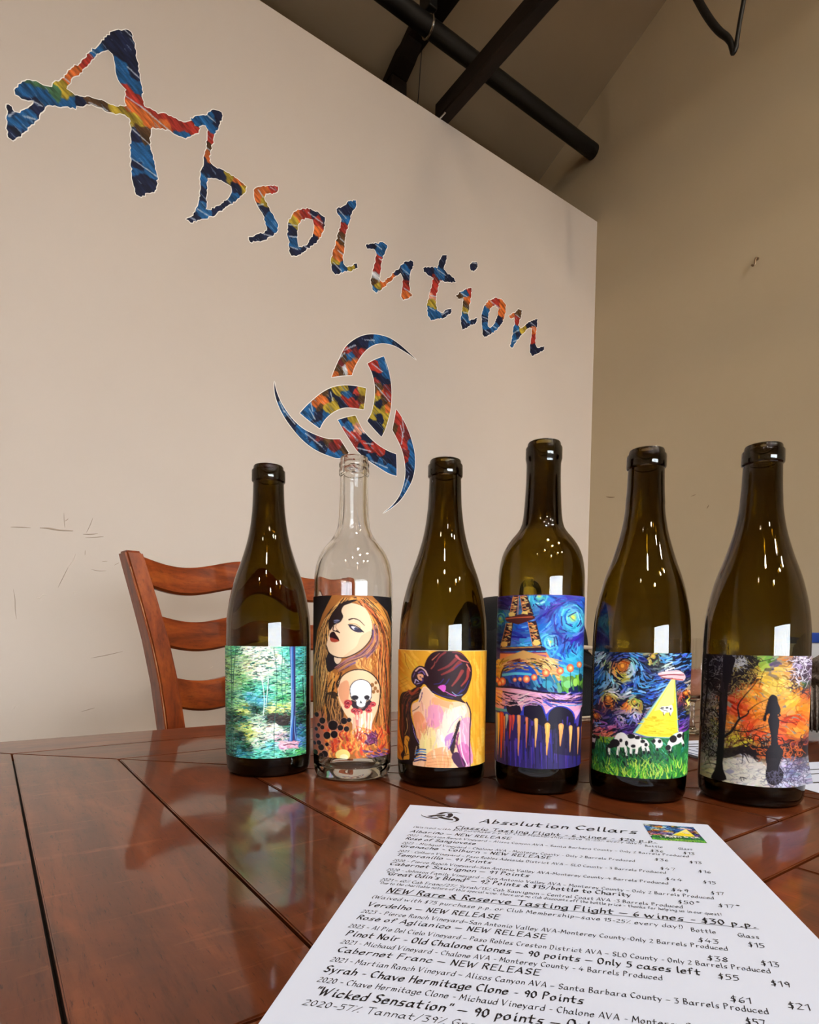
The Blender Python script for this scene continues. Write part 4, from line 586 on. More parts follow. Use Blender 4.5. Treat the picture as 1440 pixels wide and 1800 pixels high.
    for p in ([(165, 1050), (170, 970), (210, 945), (255, 985), (275, 1060), (240, 1090)], [(295, 1090), (300, 1000), (365, 975), (430, 1000), (460, 1080), (470, 1180), (330, 1160)], [(480, 1200), (485, 1060), (540, 1012), (610, 1016), (670, 1060), (690, 1200)]): A.poly(p, (30, 24, 44), 1, 4)
    for p in ([(290, 1080), (300, 1000), (365, 970), (430, 995), (465, 1080)], [(478, 1140), (487, 1060), (540, 1010), (612, 1014), (675, 1060), (695, 1170)]): A.line(p, 11, (46, 60, 190)); 
    A.line([(480, 1040), (560, 1000), (640, 1010)], 6, (240, 200, 226)); A.poly([(690, 1060), (745, 1030), (720, 1110)], (236, 176, 214)); A.poly([(695, 1130), (765, 1020), (770, 1240), (700, 1200)], (44, 40, 150), 0.8); A.line([(760, 1040), (735, 1180)], 30, (26, 22, 44))
    A.dabs(110, (60, 905, 780, 1000), [(150, 930, (240, 170, 180)), (400, 950, (230, 160, 200)), (640, 950, (206, 170, 230)), (500, 985, (70, 60, 170)), (740, 990, (60, 50, 150)), (250, 960, (250, 206, 200))], 60, 7, lambda x, y: 0.1 + 0.5 * math.sin(x / 60), 24, 0.85, 3, 0.18, (40, 24, 60))
    # reflections
    A.poly([(40, 1060), (300, 1080), (480, 1200), (770, 1200), (770, 1540), (30, 1540)], (48, 38, 100))
    for i in range(130):
        x = RNG.uniform(45, 740); y = RNG.uniform(1100, 1400); A.line([(x, y), (x + RNG.normal(0, 5), y + RNG.uniform(80, 260))], RNG.uniform(6, 18), [(46, 40, 150), (70, 50, 170), (34, 24, 50), (26, 22, 36), (90, 60, 160), (34, 28, 60)][RNG.integers(6)], 0.85, 4)
    A.poly([(530, 1150), (730, 1180), (740, 1440), (520, 1400)], (38, 32, 48), 0.7)
    for x, y0, l, w, c in ((70, 1060, 400, 26, (150, 160, 170)), (88, 1060, 360, 24, (244, 190, 80)), (116, 1060, 380, 40, (226, 72, 34)), (140, 1080, 300, 12, (240, 130, 60)), (160, 1070, 120, 26, (170, 190, 170)), (190, 1080, 200, 30, (206, 60, 60)), (215, 1075, 130, 22, (230, 80, 50)), (258, 1080, 340, 30, (232, 150, 84)), (320, 1095, 260, 22, (214, 110, 70)), (392, 1110, 240, 30, (244, 180, 100)), (478, 1155, 260, 42, (248, 176, 84)), (582, 1160, 180, 40, (246, 160, 90)), (658, 1175, 220, 30, (248, 176, 96)), (722, 1190, 230, 22, (244, 166, 96)), (752, 1190, 200, 10, (240, 150, 90))):
        A.line([(x, y0 + 10), (x, y0 + l * 0.35), (x - 4, y0 + l * 0.65), (x - 8, y0 + l)], w, c, 1, w * 0.15); A.line([(x, y0 + 12), (x, y0 + l * 0.3)], w * 0.4, tuple(min(v + 30, 255) for v in c), 0.8, 2)
    A.line([(75, 84), (797, 92)], 5, (90, 60, 150))
    return A

def art_meadow():
    A = Art(350, 480, (22, 26, 44), (128, 1110, 88, 1050, 95, 122, 1345, 1432, 1430))
    ce = [(425, 250, 190, 5), (280, 600, 100, 3.5), (540, 630, 90, 3), (720, 150, 80, 3), (140, 790, 70, 3), (400, 800, 70, 2.5), (540, 770, 60, 2.5), (1040, 560, 90, 3)]
    B1, B2, B3, B4, Wt = (64, 140, 220), (36, 76, 180), (24, 34, 96), (110, 180, 236), (206, 220, 226)
    og, ye, rd, pu = (232, 130, 50), (226, 206, 90), (190, 60, 40), (110, 80, 160)
    sd = [(425, 250, rd), (400, 260, og), (460, 230, og), (380, 330, ye), (440, 370, ye), (350, 290, og), (500, 300, Wt), (520, 220, (120, 190, 190)), (560, 300, B4), (600, 260, B1), (590, 380, B1), (500, 440, B2), (420, 470, B2), (300, 380, B4), (250, 230, (210, 216, 140)), (180, 200, Wt), (160, 300, B2), (200, 400, B1), (150, 480, B1), (320, 160, B3), (420, 140, B2), (560, 150, B1), (640, 180, B3), (720, 150, ye), (700, 200, (190, 190, 70)), (760, 240, (60, 60, 50)), (680, 300, B3), (820, 200, B1), (900, 180, B4), (860, 250, Wt), (980, 160, B2), (1060, 220, B1), (1080, 330, B3), (700, 420, B1), (620, 480, B4), (560, 540, B1), (480, 540, Wt), (700, 560, B2), (760, 470, B1), (640, 620, B2), (820, 400, B2), (280, 600, og), (250, 570, ye), (320, 580, ye), (300, 650, og), (220, 640, (170, 90, 50)), (350, 520, Wt), (170, 560, B2), (130, 620, B1), (380, 640, B3), (520, 630, ye), (560, 620, (170, 190, 80)), (460, 660, og), (600, 680, (180, 150, 80)), (140, 760, og), (130, 800, rd), (170, 720, B3), (160, 850, B4), (400, 790, (220, 200, 226)), (360, 820, pu), (540, 760, (214, 200, 230)), (500, 800, (90, 110, 190)), (620, 780, pu), (300, 760, B3), (280, 830, B3), (240, 880, pu), (170, 900, (230, 130, 130)), (300, 920, (190, 70, 120)), (200, 950, (226, 120, 110)), (400, 930, pu), (480, 900, (80, 40, 120)), (300, 960, (236, 140, 90)), (1040, 530, og), (1020, 580, rd), (1060, 620, ye), (1000, 480, B2), (1070, 480, (190, 190, 150)), (990, 680, (70, 40, 60)), (1050, 720, (120, 110, 60)), (1000, 780, B2), (1040, 850, pu), (980, 880, (110, 50, 150)), (1050, 900, (120, 60, 160))]
    A.dabs(1900, (85, 95, 1115, 1000), sd, 62, 13, swirl(ce, -0.35), 26, 1, 3.6, 0.20, (16, 18, 40))
    for cx, cy, r0, c in ((425, 250, 60, og), (280, 590, 50, og), (140, 780, 40, og), (540, 625, 34, ye), (720, 150, 34, ye), (1035, 545, 36, og)):
        A.dot(cx, cy, r0 * 0.62, r0 * 0.7, tuple(int(v * 0.8) for v in c)); A.dot(cx - 4, cy - 6, r0 * 0.3, r0 * 0.36, (250, 170, 60)); 
        t = np.linspace(0.5, 4.6, 12); A.line(np.stack([cx + r0 * np.cos(t), cy + r0 * np.sin(t)], 1), 9, (60, 20, 20), 0.8, sm=0)
    # meadow
    A.poly([(85, 960), (140, 985), (330, 1000), (520, 990), (600, 1000), (840, 1000), (1100, 930), (1110, 1460), (80, 1460)], (34, 110, 56))
    A.poly([(150, 990), (330, 995), (300, 1060), (180, 1050)], (150, 190, 40), 0.9); A.dabs(420, (85, 1010, 1110, 1440), [(150, 1050, (60, 150, 60)), (250, 1100, (34, 120, 100)), (600, 1180, (24, 60, 50)), (400, 1240, (26, 40, 36)), (800, 1120, (40, 140, 110)), (1000, 1120, (30, 120, 100)), (120, 1300, (90, 190, 50)), (300, 1360, (140, 210, 50)), (560, 1380, (110, 200, 50)), (760, 1340, (130, 190, 60)), (960, 1300, (60, 170, 60)), (1000, 1400, (110, 210, 60)), (700, 1250, (26, 70, 60)), (160, 1180, (30, 120, 60)), (860, 1220, (30, 70, 60))], 54, 10, lambda x, y: 1.35 + 0.5 * math.sin(x / 70), 26, 1, 3, 0.12, (12, 30, 26))
    for i in range(150):
        x = RNG.uniform(85, 1080); y = RNG.uniform(1280, 1440); A.line([(x, y), (x + RNG.normal(0, 14), y - 50), (x + RNG.normal(4, 24), y - RNG.uniform(60, 120))], 10, [(150, 216, 60), (206, 226, 90), (80, 180, 60), (50, 140, 60)][RNG.integers(4)], 0.9, 2)
    # beam and saucer
    A.poly([(890, 385), (925, 380), (955, 950), (860, 1010), (640, 990), (515, 950)], (130, 190, 200)); A.poly([(893, 390), (922, 385), (945, 945), (860, 1000), (650, 985), (540, 948)], (246, 224, 60)); A.poly([(895, 390), (918, 388), (910, 640), (800, 700), (720, 720)], (244, 232, 150), 0.8)
    A.line([(885, 400), (740, 640), (560, 930)], 9, (210, 226, 170)); A.line([(930, 400), (945, 700), (955, 930)], 7, (60, 60, 60)); A.line([(640, 700), (580, 840), (510, 950)], 10, (24, 30, 60))
    A.dabs(60, (600, 780, 930, 980), [(780, 880, (236, 206, 30))], 60, 8, lambda x, y: 0.1, 14)
    A.poly([(760, 330), (800, 310), (860, 305), (960, 300), (1010, 330), (1030, 380), (1015, 405), (940, 400), (860, 380), (790, 370)], (226, 190, 196), 1, 4); A.line([(775, 350), (880, 340), (1010, 350)], 12, (150, 60, 70)); A.line([(800, 372), (900, 385), (1000, 400)], 12, (206, 100, 90)); A.line([(800, 320), (900, 325), (985, 322)], 9, (250, 240, 240)); A.line([(860, 298), (960, 294), (1005, 322)], 5, (50, 30, 50)); A.line([(765, 345), (810, 372), (900, 378)], 5, (60, 30, 50))
    # the lifted cow
    wh, bk = (240, 236, 230), (26, 22, 26)
    A.poly([(775, 690), (800, 672), (860, 670), (890, 655), (900, 690), (905, 715), (890, 740), (875, 775), (868, 740), (830, 740), (808, 775), (805, 735), (785, 720)], wh, 1, 2); A.dot(800, 688, 16, 7, bk); A.dot(842, 688, 14, 8, bk); A.dot(878, 700, 8, 12, bk); A.line([(805, 735), (812, 770)], 6, bk); A.line([(868, 740), (872, 775)], 6, bk); A.line([(775, 690), (800, 705), (850, 725)], 4, bk)
    # grazing cows
    def cow(pts, spots, legs):
        for a, b in legs: A.line([a, b], 26, wh); A.line([b, (b[0] + 2, b[1] + 14)], 22, bk)
        A.poly(pts, wh, 1, 3)
        for x, y, rx, ry in spots: A.dot(x, y, rx, ry, bk)
    cow([(460, 970), (520, 960), (590, 1000), (600, 1080), (540, 1120), (470, 1100)], [(500, 985, 40, 26), (560, 1000, 26, 20), (520, 1090, 24, 18)], [((500, 1090), (495, 1180)), ((560, 1090), (545, 1180))])
    cow([(580, 1030), (640, 1020), (670, 1080), (620, 1110)], [(610, 1040, 24, 18), (640, 1075, 16, 20)], [((610, 1090), (620, 1150)), ((650, 1090), (665, 1150))])
    cow([(700, 1020), (770, 1010), (800, 1070), (770, 1110), (730, 1080)], [(715, 1035, 16, 22), (770, 1040, 18, 20)], [((745, 1070), (745, 1120))])
    cow([(330, 1030), (360, 965), (420, 945), (465, 985), (470, 1060), (440, 1100), (380, 1100), (310, 1090), (270, 1120)], [(340, 1060, 50, 44), (400, 1030, 16, 20), (455, 1060, 16, 28), (300, 1090, 36, 26)], [((380, 1080), (365, 1195)), ((440, 1080), (460, 1200)), ((285, 1100), (280, 1190))])
    A.line([(255, 1110), (265, 1190)], 20, bk)
    cow([(870, 1010), (930, 965), (990, 950), (1005, 1020), (960, 1070), (900, 1090), (840, 1140)], [(900, 1020, 36, 40), (960, 990, 26, 24), (850, 1110, 26, 30), (1000, 1000, 12, 40)], [((880, 1070), (860, 1150)), ((980, 1020), (1000, 1090))])
    cow([(90, 970), (130, 990), (130, 1060), (100, 1090)], [(110, 1100, 24, 40), (120, 1000, 22, 20)], [((105, 1060), (110, 1110))]); A.dot(165, 1005, 24, 16, bk)
    for i in range(70):
        x = RNG.uniform(240, 940); y = RNG.uniform(1180, 1270); A.line([(x, y), (x + RNG.normal(6, 16), y - RNG.uniform(30, 80))], 8, [(20, 44, 40), (16, 24, 26), (40, 110, 80), (30, 90, 60)][RNG.integers(4)], 0.9, 2)
    return A

def art_night():
    A = Art(340, 430, (150, 132, 116), (163, 1083, 128, 1030, 356, 375, 1418, 1508, 1545))
    Y, O, R_, D, Yl, Pu, Sn = (248, 196, 70), (240, 140, 44), (214, 74, 30), (28, 20, 26), (226, 206, 60), (150, 130, 170), (222, 214, 200)
    sd = [(780, 500, Y), (680, 560, Y), (860, 480, (246, 190, 90)), (800, 620, Y), (700, 660, (250, 200, 90)), (880, 640, (250, 206, 100)), (640, 640, O), (560, 700, O), (620, 780, O), (900, 780, Y), (960, 700, O), (850, 850, O), (1000, 860, O), (640, 900, O), (560, 950, R_), (480, 820, R_), (420, 800, (200, 60, 30)), (400, 950, O), (700, 1000, O), (860, 950, R_), (950, 920, R_), (900, 1040, O), (980, 1040, O), (820, 1080, R_), (560, 1040, R_), (640, 1070, R_), (470, 1090, Yl), (540, 1120, Yl), (440, 1140, (190, 180, 60)), (700, 420, (120, 190, 70)), (660, 480, (200, 200, 80)), (760, 450, (70, 60, 90)), (740, 500, (60, 56, 80)), (860, 400, (180, 110, 40)), (940, 440, Pu), (1000, 420, (216, 206, 226)), (1050, 420, (90, 70, 110)), (1000, 520, (80, 60, 90)), (940, 560, (140, 90, 70)), (1010, 620, (50, 90, 60)), (1050, 560, (120, 100, 140)), (1040, 700, (190, 80, 50)), (1020, 1160, (80, 30, 40)), (900, 1170, (110, 40, 40)), (850, 1210, (190, 80, 40)), (680, 1180, (206, 120, 40)), (1000, 1230, D), (600, 1200, D), (480, 1200, D), (250, 500, (60, 56, 62)), (200, 700, (110, 106, 110)), (230, 850, (150, 140, 110)), (180, 950, (120, 110, 100)), (260, 1000, (170, 160, 90)), (200, 1100, (90, 80, 80)), (250, 1200, (150, 140, 140)), (200, 1300, Sn), (180, 1390, (220, 210, 170)), (420, 450, D), (520, 430, D), (480, 560, (90, 70, 40)), (560, 560, (150, 90, 40)), (620, 500, (190, 150, 60)), (450, 660, (160, 70, 40)), (400, 1320, Sn), (520, 1320, Sn), (640, 1400, (226, 220, 220)), (450, 1420, (226, 220, 200)), (560, 1460, (230, 226, 224)), (660, 1480, Sn), (520, 1260, (190, 180, 200)), (850, 1330, (190, 186, 210)), (920, 1320, (150, 140, 170)), (880, 1420, (120, 120, 160)), (970, 1400, (170, 166, 190)), (900, 1490, (200, 200, 230)), (1000, 1480, (150, 150, 170)), (830, 1480, (206, 206, 230)), (1000, 1320, (110, 100, 110))]
    A.dabs(2600, (125, 350, 1090, 1545), sd, 46, 22, lambda x, y: 0.7 * math.sin(x / 120 + y / 80), 16, 0.95, 3.6)
    A.poly([(330, 1290), (420, 1270), (520, 1250), (640, 1290), (690, 1330), (700, 1500), (520, 1480), (330, 1440)], (226, 220, 208), 0.7, 4)
    for i in range(60):
        x = RNG.uniform(340, 690); y = RNG.uniform(1280, 1480); A.line([(x, y), (x + RNG.normal(0, 30), y + RNG.normal(0, 16)), (x + RNG.normal(0, 40), y + RNG.normal(0, 22))], 3, (130, 124, 140), 0.6)
    A.poly([(360, 1380), (400, 1360), (440, 1380), (400, 1400)], (170, 164, 190), 1, 3); A.line([(480, 1440), (500, 1430), (540, 1445)], 5, (30, 26, 30)); A.line([(490, 1425), (500, 1460)], 4, (30, 26, 30)); A.line([(515, 1430), (520, 1460)], 4, (30, 26, 30))
    # fine dark line work
    def twigs(n, rect, w, l, c=D, a=0.9):
        for i in range(n):
            x = RNG.uniform(rect[0], rect[2]); y = RNG.uniform(rect[1], rect[3]); t = RNG.uniform(0, 6.3); P = [(x, y)]
            for k in range(4): t += RNG.normal(0, 0.7); P.append((P[-1][0] + math.cos(t) * l, P[-1][1] + math.sin(t) * l))
            A.line(P, w, c, a, w * 0.4)
    A.poly([(163, 356), (560, 360), (640, 420), (560, 500), (470, 580), (420, 700), (300, 720), (200, 640), (160, 500)], (40, 34, 38), 0.75, 3)
    twigs(240, (140, 370, 340, 1260), 6, 20); twigs(120, (150, 370, 340, 1250), 4, 18, (206, 200, 196), 0.7); twigs(150, (340, 370, 600, 620), 8, 24); twigs(60, (400, 400, 640, 720), 5, 22, (190, 170, 90), 0.7); twigs(50, (420, 390, 520, 460), 5, 16, (200, 200, 206), 0.8)
    twigs(46, (560, 560, 1040, 1060), 4, 26, (110, 50, 20), 0.7); twigs(80, (900, 390, 1075, 720), 7, 22, (60, 44, 60), 0.8); twigs(40, (900, 380, 1075, 620), 7, 20, (226, 220, 236), 0.8); twigs(90, (480, 1090, 1030, 1250), 9, 24); twigs(110, (790, 1280, 1035, 1530), 5, 22, (70, 64, 90), 0.8); twigs(60, (360, 1000, 560, 1160), 5, 20, (80, 30, 24), 0.8)
    A.poly([(345, 1190), (430, 1165), (560, 1160), (640, 1170), (720, 1150), (840, 1190), (1040, 1200), (1035, 1280), (900, 1260), (700, 1260), (620, 1235), (500, 1220), (420, 1250), (345, 1260)], (30, 20, 24), 0.85, 3); twigs(50, (600, 1150, 1030, 1260), 8, 18, (206, 96, 40), 0.8)
    # trees
    A.poly([(350, 380), (440, 380), (420, 500), (385, 640), (378, 800), (362, 1000), (352, 1200), (345, 1360), (375, 1450), (240, 1440), (275, 1360), (290, 1200), (305, 1000), (305, 800), (320, 640), (340, 500)], (28, 20, 26), 1, 3)
    for x in range(8): A.line([(330 + x * 8, 480 + x * 60), (322 + x * 6, 700 + x * 60)], 3, (90, 84, 90), 0.6)
    for P, w in (([(330, 1090), (420, 1020), (480, 920), (550, 870), (560, 840)], 26), ([(480, 910), (470, 800), (520, 720), (600, 620), (640, 560)], 14), ([(550, 850), (620, 790), (720, 740)], 9), ([(420, 1010), (520, 1030), (640, 1000), (720, 970)], 12), ([(600, 1010), (740, 1050), (940, 1070)], 6), ([(790, 930), (860, 955), (960, 955)], 7), ([(400, 640), (520, 520), (600, 440), (760, 390)], 12), ([(310, 900), (250, 840), (180, 850)], 14), ([(300, 1230), (240, 1190), (170, 1170)], 12), ([(200, 370), (200, 600), (175, 850), (160, 1000)], 24), ([(180, 620), (260, 560), (300, 480)], 12), ([(330, 700), (260, 640), (230, 560)], 12), ([(640, 640), (680, 500), (700, 470)], 5), ([(640, 400), (600, 470), (520, 560)], 8), ([(300, 1320), (220, 1310), (170, 1330)], 9), ([(220, 1290), (240, 1340)], 5)):
        A.line(P, w, (26, 18, 24), 1, w * 0.3)
    # woman in silhouette with her shadow
    A.poly([(742, 706), (778, 722), (790, 780), (808, 830), (805, 870), (785, 890), (800, 930), (795, 1000), (785, 1080), (780, 1180), (745, 1180), (735, 1080), (722, 1000), (710, 930), (722, 870), (705, 880), (688, 940), (680, 940), (690, 850), (705, 780), (722, 725)], (24, 14, 24), 1, 4)
    A.line([(795, 870), (805, 890), (780, 900)], 12, (24, 14, 24))
    A.poly([(725, 1160), (790, 1160), (830, 1200), (815, 1280), (800, 1340), (830, 1400), (820, 1470), (770, 1510), (715, 1490), (690, 1420), (700, 1330), (690, 1250)], (24, 16, 24), 0.95, 4)
    twigs(50, (690, 1380, 850, 1520), 5, 16, (90, 84, 110), 0.8)
    return A

# ------------------------------------------------------------------ the room
YW, XR, FLOOR = 1.6, 2.0471, -TABLE_H
def roof(y): return 2.167 - 0.451 * (y - 1.914)          # underside of the sloping ceiling
RIDGE = -2.5
struct(obj('floor', bbox(-4.1, 2.2, -7.1, 2.7, FLOOR - 0.1, FLOOR), M['floor']))
wl = struct(obj('wall_left', bbox(-4.0, XR, YW, YW + 0.13, FLOOR, 1.8145), M['wall_cream']))
wr = struct(obj('wall_right', bbox(XR, XR + 0.15, -7.1, 2.7, FLOOR, 4.4), M['wall_tan']))
struct(obj('wall_back', bbox(-4.0, XR, 2.6, 2.7, FLOOR, 2.2), M['wall_tan']))
struct(obj('wall_side', bbox(-4.1, -4.0, -7.1, 2.7, FLOOR, 4.4), M['wall_tan']))
def slab(y0, y1, z0, z1, t=0.12):
    return loft([[(x, y0, z0), (x, y1, z1), (x, y1, z1 + t), (x, y0, z0 + t)] for x in (-4.1, 2.2)])
bm = slab(RIDGE, 2.75, roof(RIDGE), roof(2.75))
struct(obj('ceiling', bm, M['ceiling']))
struct(obj('ceiling', slab(-7.2, RIDGE, roof(RIDGE) - 0.451 * 4.7, roof(RIDGE)), M['ceiling']))
# front wall with a wide shop window behind the camera
WX0, WX1, WZ0, WZ1 = -3.2, 1.7, -0.45, 1.25
for i, b in enumerate(((-4.0, WX0, FLOOR, 2.3), (WX1, XR, FLOOR, 2.3), (WX0, WX1, FLOOR, WZ0), (WX0, WX1, WZ1, 2.3))):
    struct(obj('wall_front', bbox(b[0], b[1], -7.1, -7.0, b[2], b[3]), M['wall_tan']))
wn = bpy.data.objects.new('window_1', None); COL.objects.link(wn); wn['kind'] = 'structure'
bm = bmesh.new()
for a in ((WX0, WX1, WZ0, WZ0 + 0.06), (WX0, WX1, WZ1 - 0.06, WZ1), (WX0, WX0 + 0.06, WZ0, WZ1), (WX1 - 0.06, WX1, WZ0, WZ1)):
    box(bm, a[0], a[1], -7.08, -6.99, a[2], a[3])
obj('window_frame', bm, M['steel'], wn)
NP = 8; pw_ = (WX1 - WX0) / NP
for i in range(1, NP):
    obj('mullion', bbox(WX0 + i * pw_ - 0.03, WX0 + i * pw_ + 0.03, -7.07, -7.0, WZ0 + 0.06, WZ1 - 0.06), M['steel'], wn)
pm = bpy.data.materials.new('window_glass'); pm.use_nodes = True; nt = pm.node_tree; nt.nodes.clear()
o_ = nt.nodes.new('ShaderNodeOutputMaterial'); mx_ = nt.nodes.new('ShaderNodeMixShader'); tr_ = nt.nodes.new('ShaderNodeBsdfTransparent'); gl_ = nt.nodes.new('ShaderNodeBsdfGlossy'); gl_.inputs['Roughness'].default_value = 0.02
mx_.inputs[0].default_value = 0.06; nt.links.new(tr_.outputs[0], mx_.inputs[1]); nt.links.new(gl_.outputs[0], mx_.inputs[2]); nt.links.new(mx_.outputs[0], o_.inputs[0])
for i in range(NP):
    obj('pane', bbox(WX0 + i * pw_ + 0.03, WX0 + (i + 1) * pw_ - 0.03, -7.045, -7.039, WZ0 + 0.06, WZ1 - 0.06), pm, wn)
struct(obj('ground', bbox(-12, 12, -20, -7.2, FLOOR - 0.2, FLOOR - 0.12), M['floor']))

# scuffs and chips on the paint
def ribbon(pts, w, to3, nrm):
    P = [Vector(to3(*q)) for q in crom(pts, 4)]; N = Vector(nrm); bm = bmesh.new(); L = []
    for i, p in enumerate(P):
        t = (P[min(i + 1, len(P) - 1)] - P[max(i - 1, 0)]).normalized(); s = t.cross(N) * (w / 2 * (0.25 + math.sin(PI * (i + 0.5) / len(P))))
        L.append((bm.verts.new(p + s + N * 0.0004), bm.verts.new(p + N * 0.0012), bm.verts.new(p - s + N * 0.0004)))
    for a, b in zip(L, L[1:]):
        bm.faces.new((a[0], a[1], b[1], b[0])); bm.faces.new((a[1], a[2], b[2], b[1]))
    return bm
for pts, w, k in SCUFF_LEFT:
    obj('chip' if k else 'scuff', ribbon([(a / 1e4, b / 1e4) for a, b in pts], w * 1.2e-4, lambda x, z: (x, YW, z), (0, -1, 0)), M['chip' if k else 'scuff'], wl)
M['scuff_tan'] = mat('brown_scuff', (120, 98, 72), 0.8)
for pts, w, k in SCUFF_RIGHT:
    obj('scuff', ribbon([(a / 1e4, b / 1e4) for a, b in pts], w * 2.4e-4, lambda y, z: (XR, y, z), (-1, 0, 0)), M['scuff_tan'], wr)

# ------------------------------------------------------------------ roof timbers, pipe, cable, hook
def beam_bm(x0, x1, y0, y1, z0, z1):
    bm = bbox(x0, x1, y0, y1, z0, z1); bmesh.ops.subdivide_edges(bm, edges=[e for e in bm.edges if abs(e.verts[0].co.y - e.verts[1].co.y) > 1], cuts=24)
    rnd = random.Random(3)
    for v in bm.verts: v.co += Vector((rnd.uniform(-1, 1), 0, rnd.uniform(-1, 1))) * 0.0012
    bevel_edges = [e for e in bm.edges if e.calc_face_angle(0) > 1.0]; bmesh.ops.bevel(bm, geom=bevel_edges, offset=0.004, segments=1, affect='EDGES'); return bm
t = thing('roof_beam', 'dark brown timber beam whose end rests on top of the cream wall', 'beam', (1.233, YW, 1.8145))
def objw(name, bm, m=None, parent=None, smooth=False, label=None):
    off = Vector((0, 0, 0)); q = parent
    while q: off += q.location; q = q.parent
    bmesh.ops.translate(bm, vec=-off, verts=bm.verts); return obj(name, bm, m, parent, smooth, label)
objw('timber', beam_bm(1.231, 1.274, -2.2, 1.622, 1.8165, 1.872), M['beam'], t)
objw('nail_strip', bbox(1.2335, 1.2385, 1.57, 1.6225, 1.8125, 1.8165, 0.001), M['chrome'], t, label='short bright metal strip at the beam end')
t = thing('roof_truss', 'dark upper timber with a knee post rising behind the cream wall, above the pipe', 'beam', (1.25, 1.86, FLOOR))
objw('top_timber', beam_bm(1.228, 1.30, -2.2, 1.86, 2.2, 2.25), M['beam'], t)
objw('post', beam_bm(1.222, 1.286, 1.862, 1.95, FLOOR, 2.142), M['beam'], t)
bm = loft([[(x, 1.77, 2.1995), (x, 1.815, 2.165), (x, 1.862, 2.142), (x, 1.95, 2.142), (x, 1.90, 2.1995)] for x in (1.222, 1.286)])
objw('knee_block', bm, M['beam'], t)
t = thing('wire', 'thin dark wire hanging down beside the knee post', 'wire', (1.31, 1.83, 2.18))
bm = tube(crom([(1.305, 1.80, 2.21), (1.306, 1.81, 2.15), (1.308, 1.82, 2.08), (1.306, 1.83, 2.01), (1.298, 1.835, 1.93)], 5), 0.0016, 6)
objw('strand', bm, M['black_rubber'], t, True)
t = thing('ceiling_pipe', 'long black pipe hung under the roof, ending at the tan wall', 'pipe', (XR, 1.629, 2.103))
objw('pipe_run', tube([(x, 1.629, 2.103) for x in np.linspace(-3.9, XR - 0.004, 12)], 0.028, 24), M['steel'], t, True)
objw('collar', tube([(XR - 0.03, 1.629, 2.103), (XR - 0.001, 1.629, 2.103)], 0.0287, 24), M['steel'], t, True)
cl = objw('hanger', tube([(1.206 + 0.0 * a, 1.629 + 0.0305 * math.cos(a), 2.103 + 0.0305 * math.sin(a)) for a in np.linspace(0, 2 * PI, 25)], 0.004, 8, cap=False), M['chrome'], t, True, label='bright metal pipe hanger ring')
objw('hanger_rod', tube([(1.206, 1.629, 2.133), (1.206, 1.629, 2.215)], 0.006, 8), M['steel'], cl, True)
objw('hanger_bracket', bbox(1.19, 1.222, 1.60, 1.658, 2.14, 2.20, 0.004), M['steel'], cl)
t = thing('power_cable', 'black cable hanging in a narrow V loop below the ceiling', 'cable', (1.75, 0.95, 2.3))
top = [(1.75, 1.10, 2.545), (1.75, 1.085, 2.35), (1.75, 1.07, 2.2)]; tail = [(1.75, 0.885, 2.1), (1.75, 0.88, 2.35), (1.75, 0.87, 2.645)]
P = crom(top + CABLE + tail, 4); n = len(P)
objw('strand', tube(P, [0.0105 - 0.0045 * min(max((i / n - 0.25) / 0.4, 0), 1) for i in range(n)], 10), M['black_rubber'], t, True)
t = thing('wall_hook', 'tiny bent metal hook screwed into the tan wall', 'hook', (XR, 0.974, 1.343))
objw('bent_wire', tube(crom([(XR + 0.004, 0.968, 1.357), (XR - 0.010, 0.968, 1.357), (XR - 0.014, 0.969, 1.345), (XR - 0.013, 0.970, 1.337), (XR - 0.015, 0.974, 1.334), (XR - 0.016, 0.978, 1.338)], 4), 0.0030, 8), mat('dull_metal', (128, 104, 80), 0.4, 0.7), t, True)
objw('screw_head', tube([(XR - 0.003, 0.968, 1.357), (XR + 0.001, 0.968, 1.357)], 0.005, 10), M['scuff_tan'], t, True)

# ceiling spot lamps (behind and above the viewer; the cool one is an addition)
bulb_m = bpy.data.materials.new('lamp_bulb'); bulb_m.use_nodes = True; b_ = bulb_m.node_tree.nodes['Principled BSDF']
b_.inputs['Emission Color'].default_value = (1, 0.74, 0.42, 1); b_.inputs['Emission Strength'].default_value = 220
for i, (x, y, z, pw, cone, aim) in enumerate(LAMPS):
    t = thing('ceiling_lamp', 'black pendant spot lamp hanging behind the viewer, outside the picture', 'lamp', (x, y, z), 0, 'pendant lamps of the room')
    ax = (Vector(aim) - Vector((x, y, z))).normalized()
    zr = roof(y) if y > RIDGE else roof(RIDGE) - 0.451 * (RIDGE - y)
    objw('rod', tube([(x, y, z + 0.09), (x, y, zr + 0.01)], 0.006, 8), M['steel'], t, True)
    bm = lathe([(0.0, 0.10), (0.03, 0.10), (0.055, 0.05), (0.06, 0.0), (0.056, 0.0), (0.05, 0.045), (0.0, 0.09)], 20)
    bmesh.ops.rotate(bm, cent=(0, 0, 0), matrix=ax.to_track_quat('-Z', 'Y').to_matrix(), verts=bm.verts); obj('shade', bm, M['steel'], t, True)
    bm = bmesh.new(); bmesh.ops.create_uvsphere(bm, u_segments=16, v_segments=10, radius=0.035); bmesh.ops.translate(bm, vec=-ax * 0.035, verts=bm.verts); obj('bulb', bm, bulb_m, t, True)

